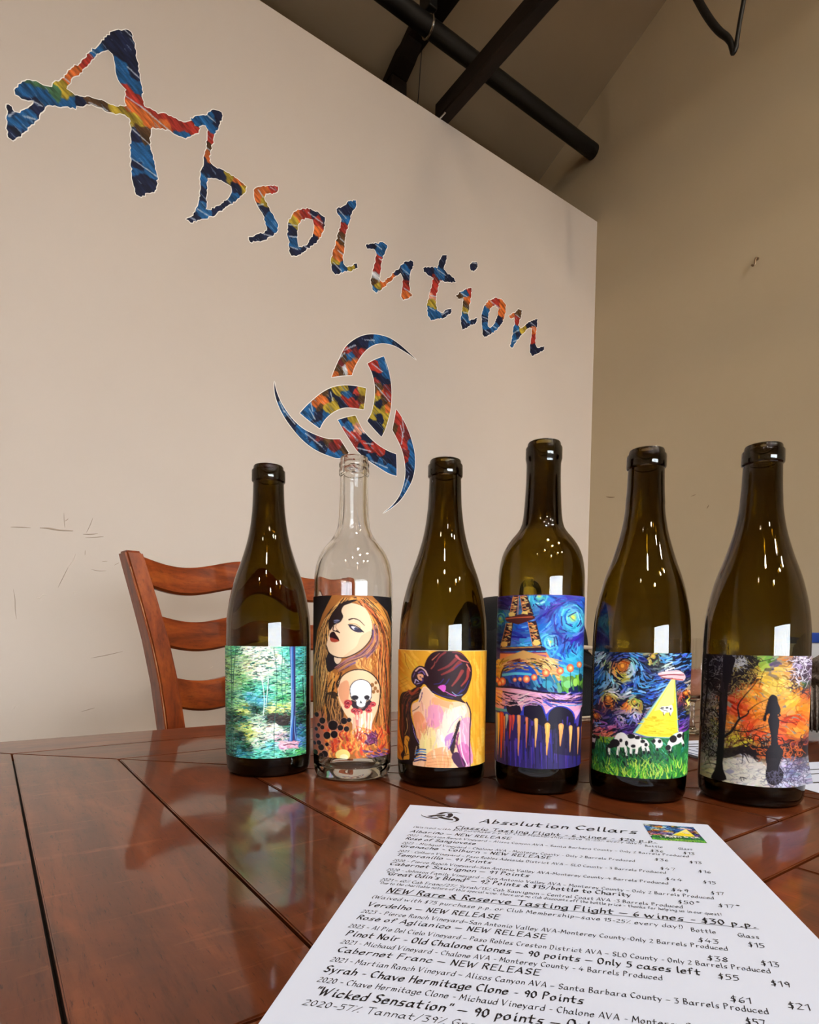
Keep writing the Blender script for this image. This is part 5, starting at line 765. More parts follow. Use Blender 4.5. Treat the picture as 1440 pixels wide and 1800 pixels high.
# ------------------------------------------------------------------ table: mitred plank top, apron, legs
YE, ST, XR_T = 0.8599, 0.0907, 1.54            # far edge, strip width, right end
CL = 0.7876                                    # left mitre: x + y = CL
XL_T = CL - YE; S0, S1 = 0.1908, 0.1458        # the two seams across the middle
table = thing('dining_table', 'large glossy red-brown plank table the bottles stand on', 'table', (0.73, 0.168, FLOOR))
G = 0.0009
def plank(poly, m, z0=-0.026, bev=0.0007):
    # inset the outline by the half gap, extrude, soften the arrises
    n = len(poly); P = [Vector((x, y, 0)) for x, y in poly]; c = sum(P, Vector()) / n; Q = []
    for i in range(n):
        a, b, d = P[i - 1], P[i], P[(i + 1) % n]; e1 = (b - a).normalized(); e2 = (d - b).normalized()
        n1 = Vector((-e1.y, e1.x, 0)); n2 = Vector((-e2.y, e2.x, 0))
        if (c - b).dot(n1) < 0: n1 = -n1
        if (c - b).dot(n2) < 0: n2 = -n2
        Q.append(b + (n1 + n2) * (G / (1 + n1.dot(n2))))
    bm = loft([[(q.x, q.y, z0) for q in Q], [(q.x, q.y, 0.0) for q in Q]])
    bmesh.ops.recalc_face_normals(bm, faces=bm.faces)
    bmesh.ops.bevel(bm, geom=[e for e in bm.edges if all(v.co.z > -0.001 for v in e.verts)], offset=bev, segments=2, affect='EDGES')
    objw('plank', bm, m, table)
def mirror(poly): return [(x, S1 - (y - S0)) for x, y in poly][::-1]
k = 0; y1 = YE
while y1 > S0 + 0.01:
    y0 = max(y1 - ST, S0); d0, d1 = YE - y0, YE - y1
    far = [(XL_T + d0, y0), (XR_T - d0, y0), (XR_T - d1, y1), (XL_T + d1, y1)]
    lef = [(XL_T + d1, S0), (XL_T + d0, S0), (XL_T + d0, y0), (XL_T + d1, y1)]
    rig = [(XR_T - d0, S0), (XR_T - d1, S0), (XR_T - d1, y1), (XR_T - d0, y0)]
    for pl, m in ((far, M['table_x']), (lef, M['table_y']), (rig, M['table_y'])):
        pl2 = [pl[i] for i in range(4) if (Vector(pl[i]) - Vector(pl[i - 1])).length > 1e-4]
        plank(pl2, m); plank(mirror(pl2), m)
    y1 = y0
plank([(XL_T, S1), (XR_T, S1), (XR_T, S0), (XL_T, S0)], M['table_x'])
YN = S1 - (YE - S0)
objw('core_board', bbox(XL_T + 0.004, XR_T - 0.004, YN + 0.004, YE - 0.004, -0.034, -0.0085), M['groove'], table, label='dark board seen in the plank joints')
ai = 0.09
for b in ((XL_T + ai, XR_T - ai, YE - ai - 0.025, YE - ai), (XL_T + ai, XR_T - ai, YN + ai, YN + ai + 0.025), (XL_T + ai, XL_T + ai + 0.025, YN + ai, YE - ai), (XR_T - ai - 0.025, XR_T - ai, YN + ai, YE - ai)):
    objw('apron', bbox(b[0], b[1], b[2], b[3], -0.12, -0.034, 0.003), M['table_x'], table)
for x in (XL_T + 0.13, XR_T - 0.13):
    for y in (YN + 0.13, YE - 0.13):
        rings = []
        for z, h in ((FLOOR, 0.03), (FLOOR + 0.03, 0.032), (-0.30, 0.042), (-0.16, 0.046), (-0.034, 0.046)):
            rings.append([(x + sx * h, y + sy * h, z) for sx, sy in ((-1, -1), (1, -1), (1, 1), (-1, 1))])
        bm = loft(rings); bevel(bm, 0.004); objw('leg', bm, M['chair_z'], table)

# ------------------------------------------------------------------ ladder-back chair
chair = thing('dining_chair', 'brown wooden ladder-back chair with three wavy rails, behind the table', 'chair', (0.42, 0.90, FLOOR))
def post(mx):
    # sections: z, x centre of the front face, y of the front face, half width, depth
    secs = [(FLOOR, 0.270, 1.075, 0.015, 0.036), (-0.55, 0.262, 1.030, 0.017, 0.042), (-0.30, 0.252, 0.995, 0.018, 0.046), (-0.10, 0.245, 0.990, 0.018, 0.048), (-0.03, 0.242, 1.000, 0.0165, 0.048), (0.05, 0.235, 1.010, 0.016, 0.047), (0.12, 0.226, 1.024, 0.0155, 0.046), (0.19, 0.214, 1.042, 0.015, 0.044), (0.24, 0.205, 1.057, 0.0145, 0.042), (0.268, 0.200, 1.066, 0.014, 0.040)]
    f = lambda x: x if not mx else 0.84 - x
    rings = []
    for z, x, y, h, d in secs:
        r = [(f(x - h), y, z), (f(x + h), y, z), (f(x + h), y + d, z), (f(x - h), y + d, z)]
        rings.append(r if not mx else r[::-1])
    bm = loft(rings); bmesh.ops.recalc_face_normals(bm, faces=bm.faces)
    bmesh.ops.bevel(bm, geom=[e for e in bm.edges if e.calc_face_angle(0) > 0.8], offset=0.004, segments=3, affect='EDGES')
    o = objw('back_post', bm, M['chair_z'], chair, True)
    E = [(f(x - h + 0.0012), y + 0.0010, z) for z, x, y, h, d in secs if -0.05 < z < 0.25]
    bmw = tube(crom(E, 4), [0.0007 * max(0.25, math.sin(i * 1.3) + 0.4 * math.sin(i * 3.7)) for i in range(len(crom(E, 4)))], 6)
    objw('worn_edge', bmw, M['worn'], o, True, label='pale worn edge of the post')
post(False); post(True)
def rail(z_top, h, amp, xl, yl, bow):
    N = 36; rings = []; x0, x1 = xl, 0.84 - xl
    for i in range(N + 1):
        u = i / N; x = x0 + (x1 - x0) * u; s = 2 * u - 1
        wv = amp * math.cos(1.55 * PI * s)
        zt = z_top + wv; zb = z_top - h + wv * 0.95 - 0.004 * (1 - s * s)
        y = yl + bow * (1 - s * s); d = 0.019; e = 0.004
        rings.append([(x, y + e, zb), (x, y + d - e, zb), (x, y + d, zb + e), (x, y + d + 0.006, zt - e), (x, y + d - e + 0.006, zt), (x, y + e + 0.006, zt), (x, y + 0.006, zt - e), (x, y, zb + e)])
    bm = loft(rings); bmesh.ops.recalc_face_normals(bm, faces=bm.faces); return objw('back_rail', bm, M['chair_x'], chair, True)
rail(0.2600, 0.047, 0.0115, 0.208, 1.060, 0.022)
rail(0.1620, 0.049, 0.0095, 0.226, 1.036, 0.020)
rail(0.0600, 0.050, 0.0090, 0.240, 1.016, 0.018)
bm = bbox(0.215, 0.625, 0.60, 1.0, -0.325, -0.295); bmesh.ops.bevel(bm, geom=list(bm.edges), offset=0.010, segments=3, affect='EDGES'); objw('seat', bm, M['chair_x'], chair, True)
for x in (0.235, 0.575):
    bm = loft([[(x, 0.625, FLOOR), (x + 0.03, 0.625, FLOOR), (x + 0.03, 0.655, FLOOR), (x, 0.655, FLOOR)], [(x - 0.004, 0.62, -0.325), (x + 0.034, 0.62, -0.325), (x + 0.034, 0.66, -0.325), (x - 0.004, 0.66, -0.325)]]); bevel(bm, 0.003); objw('front_leg', bm, M['chair_z'], chair)
    objw('stretcher', bbox(x + 0.005, x + 0.025, 0.65, 1.045, -0.60, -0.57, 0.003), M['chair_x'], chair)
objw('stretcher', bbox(0.26, 0.58, 0.63, 0.65, -0.52, -0.49, 0.003), M['chair_x'], chair)

# the chair stands a little askew, its right side farther from the table
pv = Vector((0.235, 1.02, 0)); chair.location.x += 0.004; ca = math.radians(7); o0 = chair.location - pv
chair.location = pv + Vector((o0.x * math.cos(ca) - o0.y * math.sin(ca), o0.x * math.sin(ca) + o0.y * math.cos(ca), o0.z)); chair.rotation_euler = (0, 0, ca)

# ------------------------------------------------------------------ bottles
def smooth_prof(pts, k=4):
    return [tuple(max(v, 0) for v in q) for q in crom(pts, k)]
def burgundy(H, R):
    s = R / 0.0398; h = H - 0.2916
    body = [(0.0345, 0.0), (0.0372, 0.0012), (0.0390, 0.004), (0.0398, 0.010), (0.0400, 0.030), (0.0400, 0.075), (0.0399, 0.120), (0.0397, 0.133), (0.0389, 0.148), (0.0372, 0.160), (0.0346, 0.1725), (0.0312, 0.185), (0.0266, 0.198), (0.0226, 0.2105), (0.0196, 0.2215), (0.0172, 0.234), (0.0157, 0.247), (0.0149, 0.260), (0.0146, 0.270), (0.0144, 0.2755)]
    o = [(r * s if r > 0.016 else r, z + h * z / 0.29) for r, z in smooth_prof(body)]
    z = H - 0.2916
    ring = [(0.0155, 0.2765 + z), (0.0158, 0.2772 + z), (0.0158, 0.2862 + z), (0.0155, 0.2870 + z), (0.0143, 0.2872 + z), (0.0142, 0.2900 + z), (0.0136, H - 0.0004), (0.0126, H)]
    inn = [(0.0100, H - 0.0003), (0.0094, H - 0.002), (0.0094, 0.262), (0.0108, 0.247), (0.0125, 0.234), (0.0152, 0.2215), (0.0184, 0.2105), (0.0226, 0.198), (0.0274, 0.185), (0.0310, 0.1725), (0.0337, 0.160), (0.0356, 0.148), (0.0366, 0.133), (0.0368, 0.120), (0.0368, 0.060), (0.0366, 0.014), (0.0345, 0.009), (0.0290, 0.0085), (0.020, 0.016), (0.0100, 0.027), (0.0, 0.030)]
    pt = [(0.0, 0.0245), (0.010, 0.0215), (0.0195, 0.0115), (0.0285, 0.0025), (0.0330, 0.0)]
    return o, ring, [(r * s if r > 0.0115 else r, zz) for r, zz in inn], pt
def bordeaux(H, R, clear):
    s = R / 0.0371; h = H - 0.3009; n0 = 0.0130 if clear else 0.0147
    f = lambda r, z: (r, z + (h if z > 0.17 else 0))
    sh = -0.0012 if clear else 0.0
    body = [(0.0315, 0.0), (0.0345, 0.0014), (0.0362, 0.005), (0.0370, 0.012), (0.0371, 0.030), (0.0371, 0.100), (0.0371, 0.176), (0.0369, 0.187), (0.0358, 0.1965), (0.0338, 0.2045), (0.0306, 0.2115), (0.0262, 0.2180), (0.0220, 0.2230), (0.0190, 0.2275), (0.0172 + sh, 0.2335), (0.0163 + sh * 1.4, 0.241), (n0 + 0.0007, 0.255), (n0 + 0.0001, 0.270), (n0, 0.2825)]
    o = [f(r * s if r > 0.018 else r, z) for r, z in smooth_prof(body)]
    q = 0.0142 if clear else 0.0156
    if clear:
        ring = [(q - 0.0012, H - 0.0175), (q - 0.0002, H - 0.0165), (q, H - 0.014), (q - 0.0002, H - 0.0115), (q - 0.001, H - 0.0105), (q - 0.0004, H - 0.0095), (q, H - 0.0075), (q - 0.0004, H - 0.0055), (q - 0.0012, H - 0.0045), (q - 0.0012, H - 0.0018), (q - 0.0018, H - 0.0003), (q - 0.003, H)]
    else:
        ring = [(q - 0.0003, H - 0.0150), (q, H - 0.0144), (q, H - 0.0052), (q - 0.0003, H - 0.0044), (q - 0.0013, H - 0.0042), (q - 0.0014, H - 0.0016), (q - 0.0020, H - 0.0003), (q - 0.003, H)]
    inn = [(0.0097, H - 0.0003), (0.0092, H - 0.002), (0.0092, 0.255 + h), (0.0104, 0.241 + h), (0.0124, 0.2335 + h), (0.0150, 0.2275 + h), (0.0185, 0.2225 + h), (0.0230, 0.2170 + h), (0.0276, 0.2105 + h), (0.0308, 0.2035 + h), (0.0328, 0.1955 + h), (0.0338, 0.187), (0.0341, 0.176), (0.0341, 0.060), (0.0338, 0.017), (0.0318, 0.011), (0.0265, 0.011), (0.018, 0.021), (0.009, 0.031), (0.0, 0.034)]
    pt = [(0.0, 0.029), (0.009, 0.026), (0.018, 0.0155), (0.0265, 0.004), (0.0300, 0.0)]
    return o, ring, [(r * s if r > 0.012 else r, zz) for r, zz in inn], pt
def bottle(label, xy, R, prof, gm, art, s0, s1, z0, z1, nu=210, nv=250, peel=False):
    rz = math.atan2(-xy[1], -xy[0])                       # the label faces the seats at the near side
    t = thing('wine_bottle', label, 'bottle', (xy[0], xy[1], 0.0003), rz, 'wine bottles in a slanting row')
    o, ring, inn, pt = prof
    inn_s = [inn[0], inn[1]] + [q for q in crom(inn[2:-5], 3)][:-1] + list(crom(inn[-6:], 3))
    cl = [tuple(q) for q in o] + ring + [tuple((max(q[0], 0), q[1])) for q in inn_s[:-1]] + [(0.0, inn[-1][1])]
    bm = lathe(cl, 80)
    bm2 = lathe(pt + [o[0]], 80, bm); bmesh.ops.remove_doubles(bm, verts=bm.verts, dist=1e-6); bmesh.ops.recalc_face_normals(bm, faces=bm.faces)
    obj('glass_body', bm, gm, t, True)
    a0, a1 = math.asin(max(s0, -0.9994)), math.asin(min(s1, 0.9994))
    th = np.linspace(a0, a1, nu); zz = np.linspace(z1, z0, nv); TH, ZZ = np.meshgrid(th, zz)
    RR = np.full(TH.shape, max(r for r, z in o) + 0.0004)     # just proud of the glass
    if peel:
        c = np.clip((TH - a1 + 0.30) / 0.30, 0, 1) * np.clip((z0 + 0.028 - ZZ) / 0.028, 0, 1); RR = RR + 0.0045 * c ** 1.6
    V = np.stack([RR * np.cos(TH), RR * np.sin(TH), ZZ], -1).reshape(-1, 3)
    me = grid_mesh('label', V, nu, nv)
    u = (np.sin(TH) - s0) / (s1 - s0); v = (z1 - ZZ) / (z1 - z0)
    set_print(me, art.sample(u.ravel(), v.ravel()))
    link('label', me, M['label'], t)
    return t
AM = art_meadow()
bottle('dark wine bottle with a green forest painting label, leftmost of the row', (0.2233, 0.5504), 0.0401, burgundy(0.2931, 0.0401), M['glass_brown'], art_forest(), -1, 0.85, 0.0183, 0.1212)
bottle('clear glass wine bottle with a red-haired woman and skull label', (0.2831, 0.4904), 0.0371, bordeaux(0.2981, 0.0369, True), M['glass_clear'], art_woman(), -1, 0.94, 0.0216, 0.1675, 200, 340)
bottle('dark wine bottle with an orange label of a woman seen from behind', (0.3417, 0.4272), 0.0402, burgundy(0.2912, 0.0402), M['glass_brown'], art_back(), -0.998, 0.965, 0.0189, 0.1201)
bottle('dark straight-shouldered wine bottle with a blue iron tower and bridge label', (0.3980, 0.3608), 0.0373, bordeaux(0.3009, 0.0371, False), M['glass_brown'], art_tower(), -0.998, 0.998, 0.0229, 0.1671, 220, 340)
bottle('dark wine bottle with a label of cows under a flying saucer beam', (0.4523, 0.2968), 0.0389, burgundy(0.2891, 0.0389), M['glass_brown'], AM, -0.907, 0.999, 0.0209, 0.1209)
bottle('dark wine bottle with an orange forest silhouette label, rightmost of the row', (0.5224, 0.2362), 0.0393, burgundy(0.2909, 0.0393), M['glass_brown'], art_night(), -0.917, 0.999, 0.0174, 0.1199, peel=True)

# ------------------------------------------------------------------ black bag on the far side of the table
bag = thing('black_bag', 'small black fabric bag with zips and straps behind the tower-label bottle', 'bag', (0.752, 0.70, 0))
M['fabric'] = mat('black_bag_fabric', (20, 20, 22), 0.85, spec=0.25); t = NT(M['fabric']); n = t.noise(t.coord((1, 1, 1)), 420, 2); t.bump(n, 'Fac', 0.5, 0.001)
M['webbing'] = mat('beige_strap', (176, 160, 138), 0.7); M['zip'] = mat('black_zip', (30, 30, 32), 0.45)
def dome(x0, x1, z1, p=2.6, n=26):
    c, a = (x0 + x1) / 2, (x1 - x0) / 2; out = [(x0, 0.0), (x0, z1 * 0.30)]
    for i in range(n + 1):
        t = PI * (1 - i / n); cs, sn = math.cos(t), math.sin(t)
        out.append((c + a * math.copysign(abs(cs) ** (2 / p), cs), z1 * 0.40 + z1 * 0.60 * abs(sn) ** (2 / p)))
    return out + [(x1, z1 * 0.30), (x1, 0.0)]
def puff(x0, x1, y0, y1, z1, z0=0.0, ins=0.012):
    rings = []
    for y, k in ((y0, ins), (y0 + 0.006, ins * 0.35), (y0 + 0.018, 0), (y1 - 0.018, 0), (y1 - 0.006, ins * 0.35), (y1, ins)):
        rings.append([(x, y, z + z0 + (0.001 if z < 0.01 else 0)) for x, z in dome(x0 + k, x1 - k, z1 - k)])
    bm = loft(rings); bmesh.ops.recalc_face_normals(bm, faces=bm.faces); return bm
objw('main_body', puff(0.636, 0.872, 0.665, 0.79, 0.205), M['fabric'], bag, True)
objw('side_pocket', puff(0.627, 0.700, 0.655, 0.74, 0.150), M['fabric'], bag, True)
objw('front_pocket', puff(0.69, 0.868, 0.640, 0.672, 0.125), M['fabric'], bag, True)
objw('zipper', tube(crom([(0.634, 0.653, 0.10), (0.648, 0.650, 0.128), (0.675, 0.650, 0.136), (0.695, 0.652, 0.12)], 5), 0.0022, 6), M['zip'], bag, True)
pl = objw('zip_pull', bbox(0.637, 0.645, 0.644, 0.649, 0.088, 0.103, 0.0015), M['chrome'], bag, label='bright metal zip pull')
objw('pull_ring', tube([(0.641, 0.646 + 0.004 * math.cos(a), 0.105 + 0.004 * math.sin(a)) for a in np.linspace(0, 2 * PI, 13)], 0.0012, 6, cap=False), M['chrome'], pl, True)
objw('pocket_flap', bbox(0.634, 0.668, 0.6475, 0.6525, 0.038, 0.082, 0.002), M['zip'], bag)
objw('top_handle', tube(crom([(0.72, 0.72, 0.202), (0.725, 0.72, 0.222), (0.755, 0.72, 0.230), (0.785, 0.72, 0.222), (0.79, 0.72, 0.202)], 5), 0.006, 8), M['fabric'], bag, True)
objw('strap', tube(crom([(0.80, 0.638, 0.118), (0.845, 0.637, 0.112), (0.866, 0.640, 0.098), (0.880, 0.650, 0.082), (0.884, 0.68, 0.05)], 5), 0.0034, 8), M['webbing'], bag, True, label='beige strap')
objw('strap', tube(crom([(0.80, 0.636, 0.090), (0.850, 0.635, 0.074), (0.872, 0.640, 0.060), (0.882, 0.655, 0.040)], 5), 0.0026, 8), M['zip'], bag, True)
objw('cord', tube(crom([(0.83, 0.632, 0.03), (0.852, 0.628, 0.046), (0.872, 0.632, 0.052), (0.866, 0.632, 0.036), (0.856, 0.628, 0.022), (0.878, 0.636, 0.012)], 5), 0.0018, 6), M['zip'], bag, True)
t = thing('charging_cord', 'thin pale cord lying on the table in front of the black bag', 'cord', (0.84, 0.63, 0))
objw('strand', tube(crom([(0.775, 0.628, 0.0021), (0.81, 0.622, 0.0021), (0.845, 0.630, 0.0021), (0.885, 0.640, 0.0021), (0.93, 0.66, 0.0021)], 5), 0.0018, 8), M['webbing'], t, True)

# ------------------------------------------------------------------ tasting glass with rose wine
gx, gy = 0.8144, 0.4491
t = thing('wine_glass', 'small stemmed tasting glass of pink wine between the last two bottles', 'glass', (gx, gy, 0.0003))
op = smooth_prof([(0.0295, 0.0), (0.0300, 0.0012), (0.0200, 0.0030), (0.0060, 0.0055), (0.0036, 0.012), (0.0035, 0.030), (0.0045, 0.044), (0.0120, 0.0495), (0.0235, 0.058), (0.0305, 0.072), (0.0325, 0.088), (0.0310, 0.108), (0.0280, 0.1335)], 4)
ip = smooth_prof([(0.0270, 0.1335), (0.0300, 0.108), (0.0314, 0.088), (0.0294, 0.072), (0.0224, 0.060), (0.0110, 0.0525), (0.0, 0.0508)], 4)
bm = lathe([(0.0, 0.0)] + op + ip[:-1] + [(0.0, 0.0508)], 56); bmesh.ops.recalc_face_normals(bm, faces=bm.faces); obj('bowl_and_stem', bm, M['glass_clear'], t, True)
M['rose'] = glass('rose_wine', 20, (0.96, 0.42, 0.40), 1.34)
wp = [(0.0, 0.0510), (0.0108, 0.0527), (0.0222, 0.0602), (0.0292, 0.0722), (0.0312, 0.088), (0.0311, 0.0915)]
bm = lathe(wp + [(0.0, 0.0915)], 56); bmesh.ops.recalc_face_normals(bm, faces=bm.faces); obj('wine', bm, M['rose'], t, True, label='pink wine in the bowl')

# ------------------------------------------------------------------ papers
def text_bm(txt, s0, s1, tt, size, bold, ul, z):
    """pen-nib lettering in sheet millimetres (s across, t down)"""
    bm = bmesh.new(); x = 0.0; quads = []
    for ch in txt:
        g = GLYPH.get(ch)
        if ch == ' ': x += 4; continue
        if g is None: continue
        mxx = 0
        for pl in g.split():
            pts = [(int(pl[i]), -(ord(pl[i + 1]) - 96) if pl[i + 1] in 'abc' else int(pl[i + 1])) for i in range(0, len(pl), 2)]
            mxx = max(mxx, max(p[0] for p in pts))
            quads += [((a[0] + x, a[1]), (b[0] + x, b[1])) for a, b in zip(pts, pts[1:])]
        x += mxx + 2.2
    k = size / 9.0; kx = (s1 - s0) / max(x - 2.2 + 0.25 * 9, 1); nib = size * (0.185 if bold else 0.135); ang = math.radians(38)
    nx, ny = nib * math.cos(ang), nib * math.sin(ang); mn = nib * 0.42
    def place(s, t): return (TLx + (UX * s + VX * t) * 1e-3, TLy + (UY * s + VY * t) * 1e-3, z)
    for (ax, ay), (bx, by) in quads:
        A = (s0 + (ax + 0.25 * ay) * kx, tt - ay * k); B = (s0 + (bx + 0.25 * by) * kx, tt - by * k)
        dx, dy = B[0] - A[0], B[1] - A[1]; L = math.hypot(dx, dy) or 1e-6; px, py = -dy / L, dx / L
        d = nx * px - ny * py; hx, hy = nx / 2, -ny / 2
        if abs(d) < mn: hx, hy = px * mn / 2, py * mn / 2
        ex, ey = dx / L * nib * 0.18, dy / L * nib * 0.18
        Q = [(A[0] - ex + hx, A[1] - ey + hy), (B[0] + ex + hx, B[1] + ey + hy), (B[0] + ex - hx, B[1] + ey - hy), (A[0] - ex - hx, A[1] - ey - hy)]
        f = bm.faces.new([bm.verts.new(place(*q)) for q in Q]); f.normal_update()
        if f.normal.z < 0: f.normal_flip()
    if ul:
        w = size * 0.05; Q = [(s0, tt + size * 0.16), (s1, tt + size * 0.16), (s1, tt + size * 0.16 + w), (s0, tt + size * 0.16 + w)]
        f = bm.faces.new([bm.verts.new(place(*q)) for q in Q]); f.normal_update()
        if f.normal.z < 0: f.normal_flip()
    return bm
TLx, TLy = 0.26626, 0.37107; UX, UY = 0.68809, -0.72563; VX, VY = -0.72563, -0.68809
def sheet(name, c, u, v, w, h, z, parent):
    q = [(c[0] + u[0] * a * w + v[0] * b * h, c[1] + u[1] * a * w + v[1] * b * h) for a, b in ((0, 0), (1, 0), (1, 1), (0, 1))]
    bm = loft([[(x, y, z) for x, y in q], [(x, y, z + 0.0002) for x, y in q]]); bmesh.ops.recalc_face_normals(bm, faces=bm.faces); return objw(name, bm, M['paper'], parent)
menu = thing('menu_sheet', 'white printed wine list lying on the table in front of the bottles', 'paper', (TLx + 0.5 * (UX * 0.216 + VX * 0.279), TLy + 0.5 * (UY * 0.216 + VY * 0.279), 0))
sheet('sheet', (TLx, TLy), (UX, UY), (VX, VY), 0.2159, 0.2794, 0.0004, menu)
ZT = 0.00075
SZ = {'title': 9.5}
for txt, s0, s1, tt, size, bold, ul in MENU:
    big = {5.2: 9.6, 3.3: 5.4, 3.6: 5.6, 2.1: 3.5, 2.2: 3.6, 1.8: 2.9, 2.7: 4.5, 2.8: 4.2, 2.9: 4.6, 3.1: 5.0}[size]
    objw('text_line', text_bm(txt, s0, s1, tt, big, bold, ul, ZT), M['ink'], menu)
bm = bmesh.new(); xs = [q[0] for k in ('e1', 'e2', 'e3', 'e4', 'e5', 'e6') for q in LETTERS[k][0]]; zs = [q[1] for k in ('e1', 'e2', 'e3', 'e4', 'e5', 'e6') for q in LETTERS[k][0]]
for k in ('e1', 'e2', 'e3', 'e4', 'e5', 'e6'):
    pts = [(13 + 29 * (x - min(xs)) / (max(xs) - min(xs)), 38 - 26 * (z - min(zs)) / (max(zs) - min(zs))) for x, z in LETTERS[k][0]]
    V = [bm.verts.new((TLx + (UX * s + VX * t) * 1e-3, TLy + (UY * s + VY * t) * 1e-3, ZT)) for s, t in pts]
    for tri in tessellate_polygon([[v.co for v in V]]):
        f = bm.faces.new([V[i] for i in tri]); f.normal_update()
        if f.normal.z < 0: f.normal_flip()
objw('printed_emblem', bm, M['ink'], menu)
nu, nv = 90, 70; gu, gv = np.meshgrid(np.linspace(0, 1, nu), np.linspace(0, 1, nv)); s_ = 170.5 + 33.5 * gu; t_ = 9.0 + 33 * gv
V = np.stack([TLx + (UX * s_ + VX * t_) * 1e-3, TLy + (UY * s_ + VY * t_) * 1e-3, np.full(gu.shape, ZT)], -1).reshape(-1, 3) - np.array(menu.location)
me = grid_mesh('printed_picture', V, nu, nv); set_print(me, AM.sample(gu.ravel(), gv.ravel())); link('printed_picture', me, M['label'], menu)
# second sheet at the right behind the last bottle and a small stack of cards
d = Vector((0.36, 0.93)).normalized(); e = Vector((d.y, -d.x))
c0 = Vector((0.589, 0.219)) + d * 0.092
t = thing('paper_sheet', 'white printed sheet poking out at the right behind the last bottle', 'paper', (0.66, 0.20, 0))
sheet('sheet', c0, e, -d, 0.2159, 0.2794, 0.0004, t)
for i, (a, b, w) in enumerate(((0.055, 0.030, 0.07), (0.052, 0.046, 0.10), (0.060, 0.058, 0.05), (0.012, 0.074, 0.03))):
    p0 = c0 + e * a - d * b; p1 = p0 + e * w; hw = d * (0.0012 if i < 3 else 0.003); bm = bmesh.new()
    f = bm.faces.new([bm.verts.new((q.x, q.y, ZT)) for q in (p0 - hw, p1 - hw, p1 + hw * (1 if i < 3 else 0.1), p0 + hw * (1 if i < 3 else 0.1))]); f.normal_update()
    if f.normal.z < 0: f.normal_flip()
    objw('print_mark', bm, M['ink'], t)
t = thing('card_stack', 'small stack of printed cards in the gap between the last two bottles', 'cards', (0.70, 0.36, 0))
for i in range(5):
    rr = 0.03 * math.sin(i * 2.3); dd = Vector((d.x * math.cos(rr) - d.y * math.sin(rr), d.x * math.sin(rr) + d.y * math.cos(rr))); ee = Vector((dd.y, -dd.x)); c_ = Vector((0.640, 0.346)) + d * 0.072
    q = [c_, c_ + ee * 0.09, c_ + ee * 0.09 - dd * 0.13, c_ - dd * 0.13]
    if i == 4: q = [c_ + ee * 0.01, c_ + ee * 0.08, c_ + ee * 0.08 - dd * 0.12, c_ + ee * 0.01 - dd * 0.12]
    bm = loft([[(x, y, 0.0004 + i * 0.0011) for x, y in q], [(x, y, 0.0004 + i * 0.0011 + 0.0008) for x, y in q]]); bmesh.ops.recalc_face_normals(bm, faces=bm.faces); objw('card', bm, M['paper'], t)
for i in range(3):
    p0 = Vector((0.640, 0.346)) + d * (0.050 - 0.014 * i) + e * 0.018; p1 = p0 + e * 0.055; bm = bmesh.new(); hw = d * 0.002
    f = bm.faces.new([bm.verts.new((q.x, q.y, 0.0058)) for q in (p0 - hw, p1 - hw, p1 + hw, p0 + hw)]); f.normal_update()
    if f.normal.z < 0: f.normal_flip()
    objw('print_mark', bm, M['ink'], t)

# ------------------------------------------------------------------ knitted garment and carton at the right edge
M['knit'] = mat('grey_brown_knit', (112, 100, 90), 0.95, spec=0.1); t = NT(M['knit']); n = t.noise(t.coord((1, 1, 1)), 260, 3); r = t.ramp(n, 'Fac', [(0.3, (84, 74, 66)), (0.7, (140, 126, 114))]); t.link(r, 'Color', t.b, 'Base Color'); t.bump(n, 'Fac', 0.6, 0.002)
def knit(path, rad, rib=0.0025, pitch=0.0075, n=30):
    P = [np.array(q) for q in crom(path, 40)]; s = 0; pts = []; rs = []; R = crom([(r, 0) for r in rad], 40)
    for i, q in enumerate(P):
        if i: s += np.linalg.norm(P[i] - P[i - 1])
        pts.append(tuple(q)); rs.append(R[i][0] + rib * math.cos(2 * PI * s / pitch))
    return tube(pts, rs, n)
kd = Vector((0.93722, 0.34875, 0)); kr = Vector((kd.y, -kd.x, 0)); ko = kd * 1.02 + kr * 0.053
g = thing('knit_sweater', 'grey-brown ribbed knit garment heaped on the table at the right edge', 'sweater', tuple(ko))
loc = lambda a, b, z: tuple(ko + kr * a + kd * b + Vector((0, 0, z)))
objw('upper_sleeve', knit([loc(-0.010, 0.02, 0.050), loc(-0.004, 0.02, 0.082), loc(0.03, 0.03, 0.098), loc(0.09, 0.05, 0.100), loc(0.16, 0.08, 0.085)], [0.046, 0.052, 0.052, 0.056, 0.05]), M['knit'], g, True)
objw('lower_sleeve', knit([loc(-0.050, -0.03, 0.038), loc(-0.01, -0.03, 0.040), loc(0.07, -0.02, 0.046), loc(0.15, 0.0, 0.046)], [0.030, 0.036, 0.041, 0.042], 0.0022, 0.006), M['knit'], g, True)
objw('cuff', knit([loc(-0.066, -0.032, 0.034), loc(-0.057, -0.031, 0.036), loc(-0.046, -0.03, 0.038)], [0.026, 0.029, 0.028], 0.0016, 0.004), M['knit'], g, True)
M['blue'] = mat('blue_card', (24, 64, 150), 0.5); M['white_card'] = mat('white_card', (226, 226, 226), 0.5)
bo = kd * 1.26 + kr * 0.055
c = thing('carton', 'blue and white carton standing behind the knit garment at the right edge', 'box', tuple(bo), math.atan2(kr.y, kr.x))
obj('carton_body', bbox(-0.058, 0.08, 0, 0.06, 0.0004, 0.128, 0.0015), M['white_card'], c)
obj('lid', bbox(-0.0595, 0.0815, -0.0015, 0.0615, 0.1285, 0.1465, 0.0015), M['blue'], c, label='blue lid')

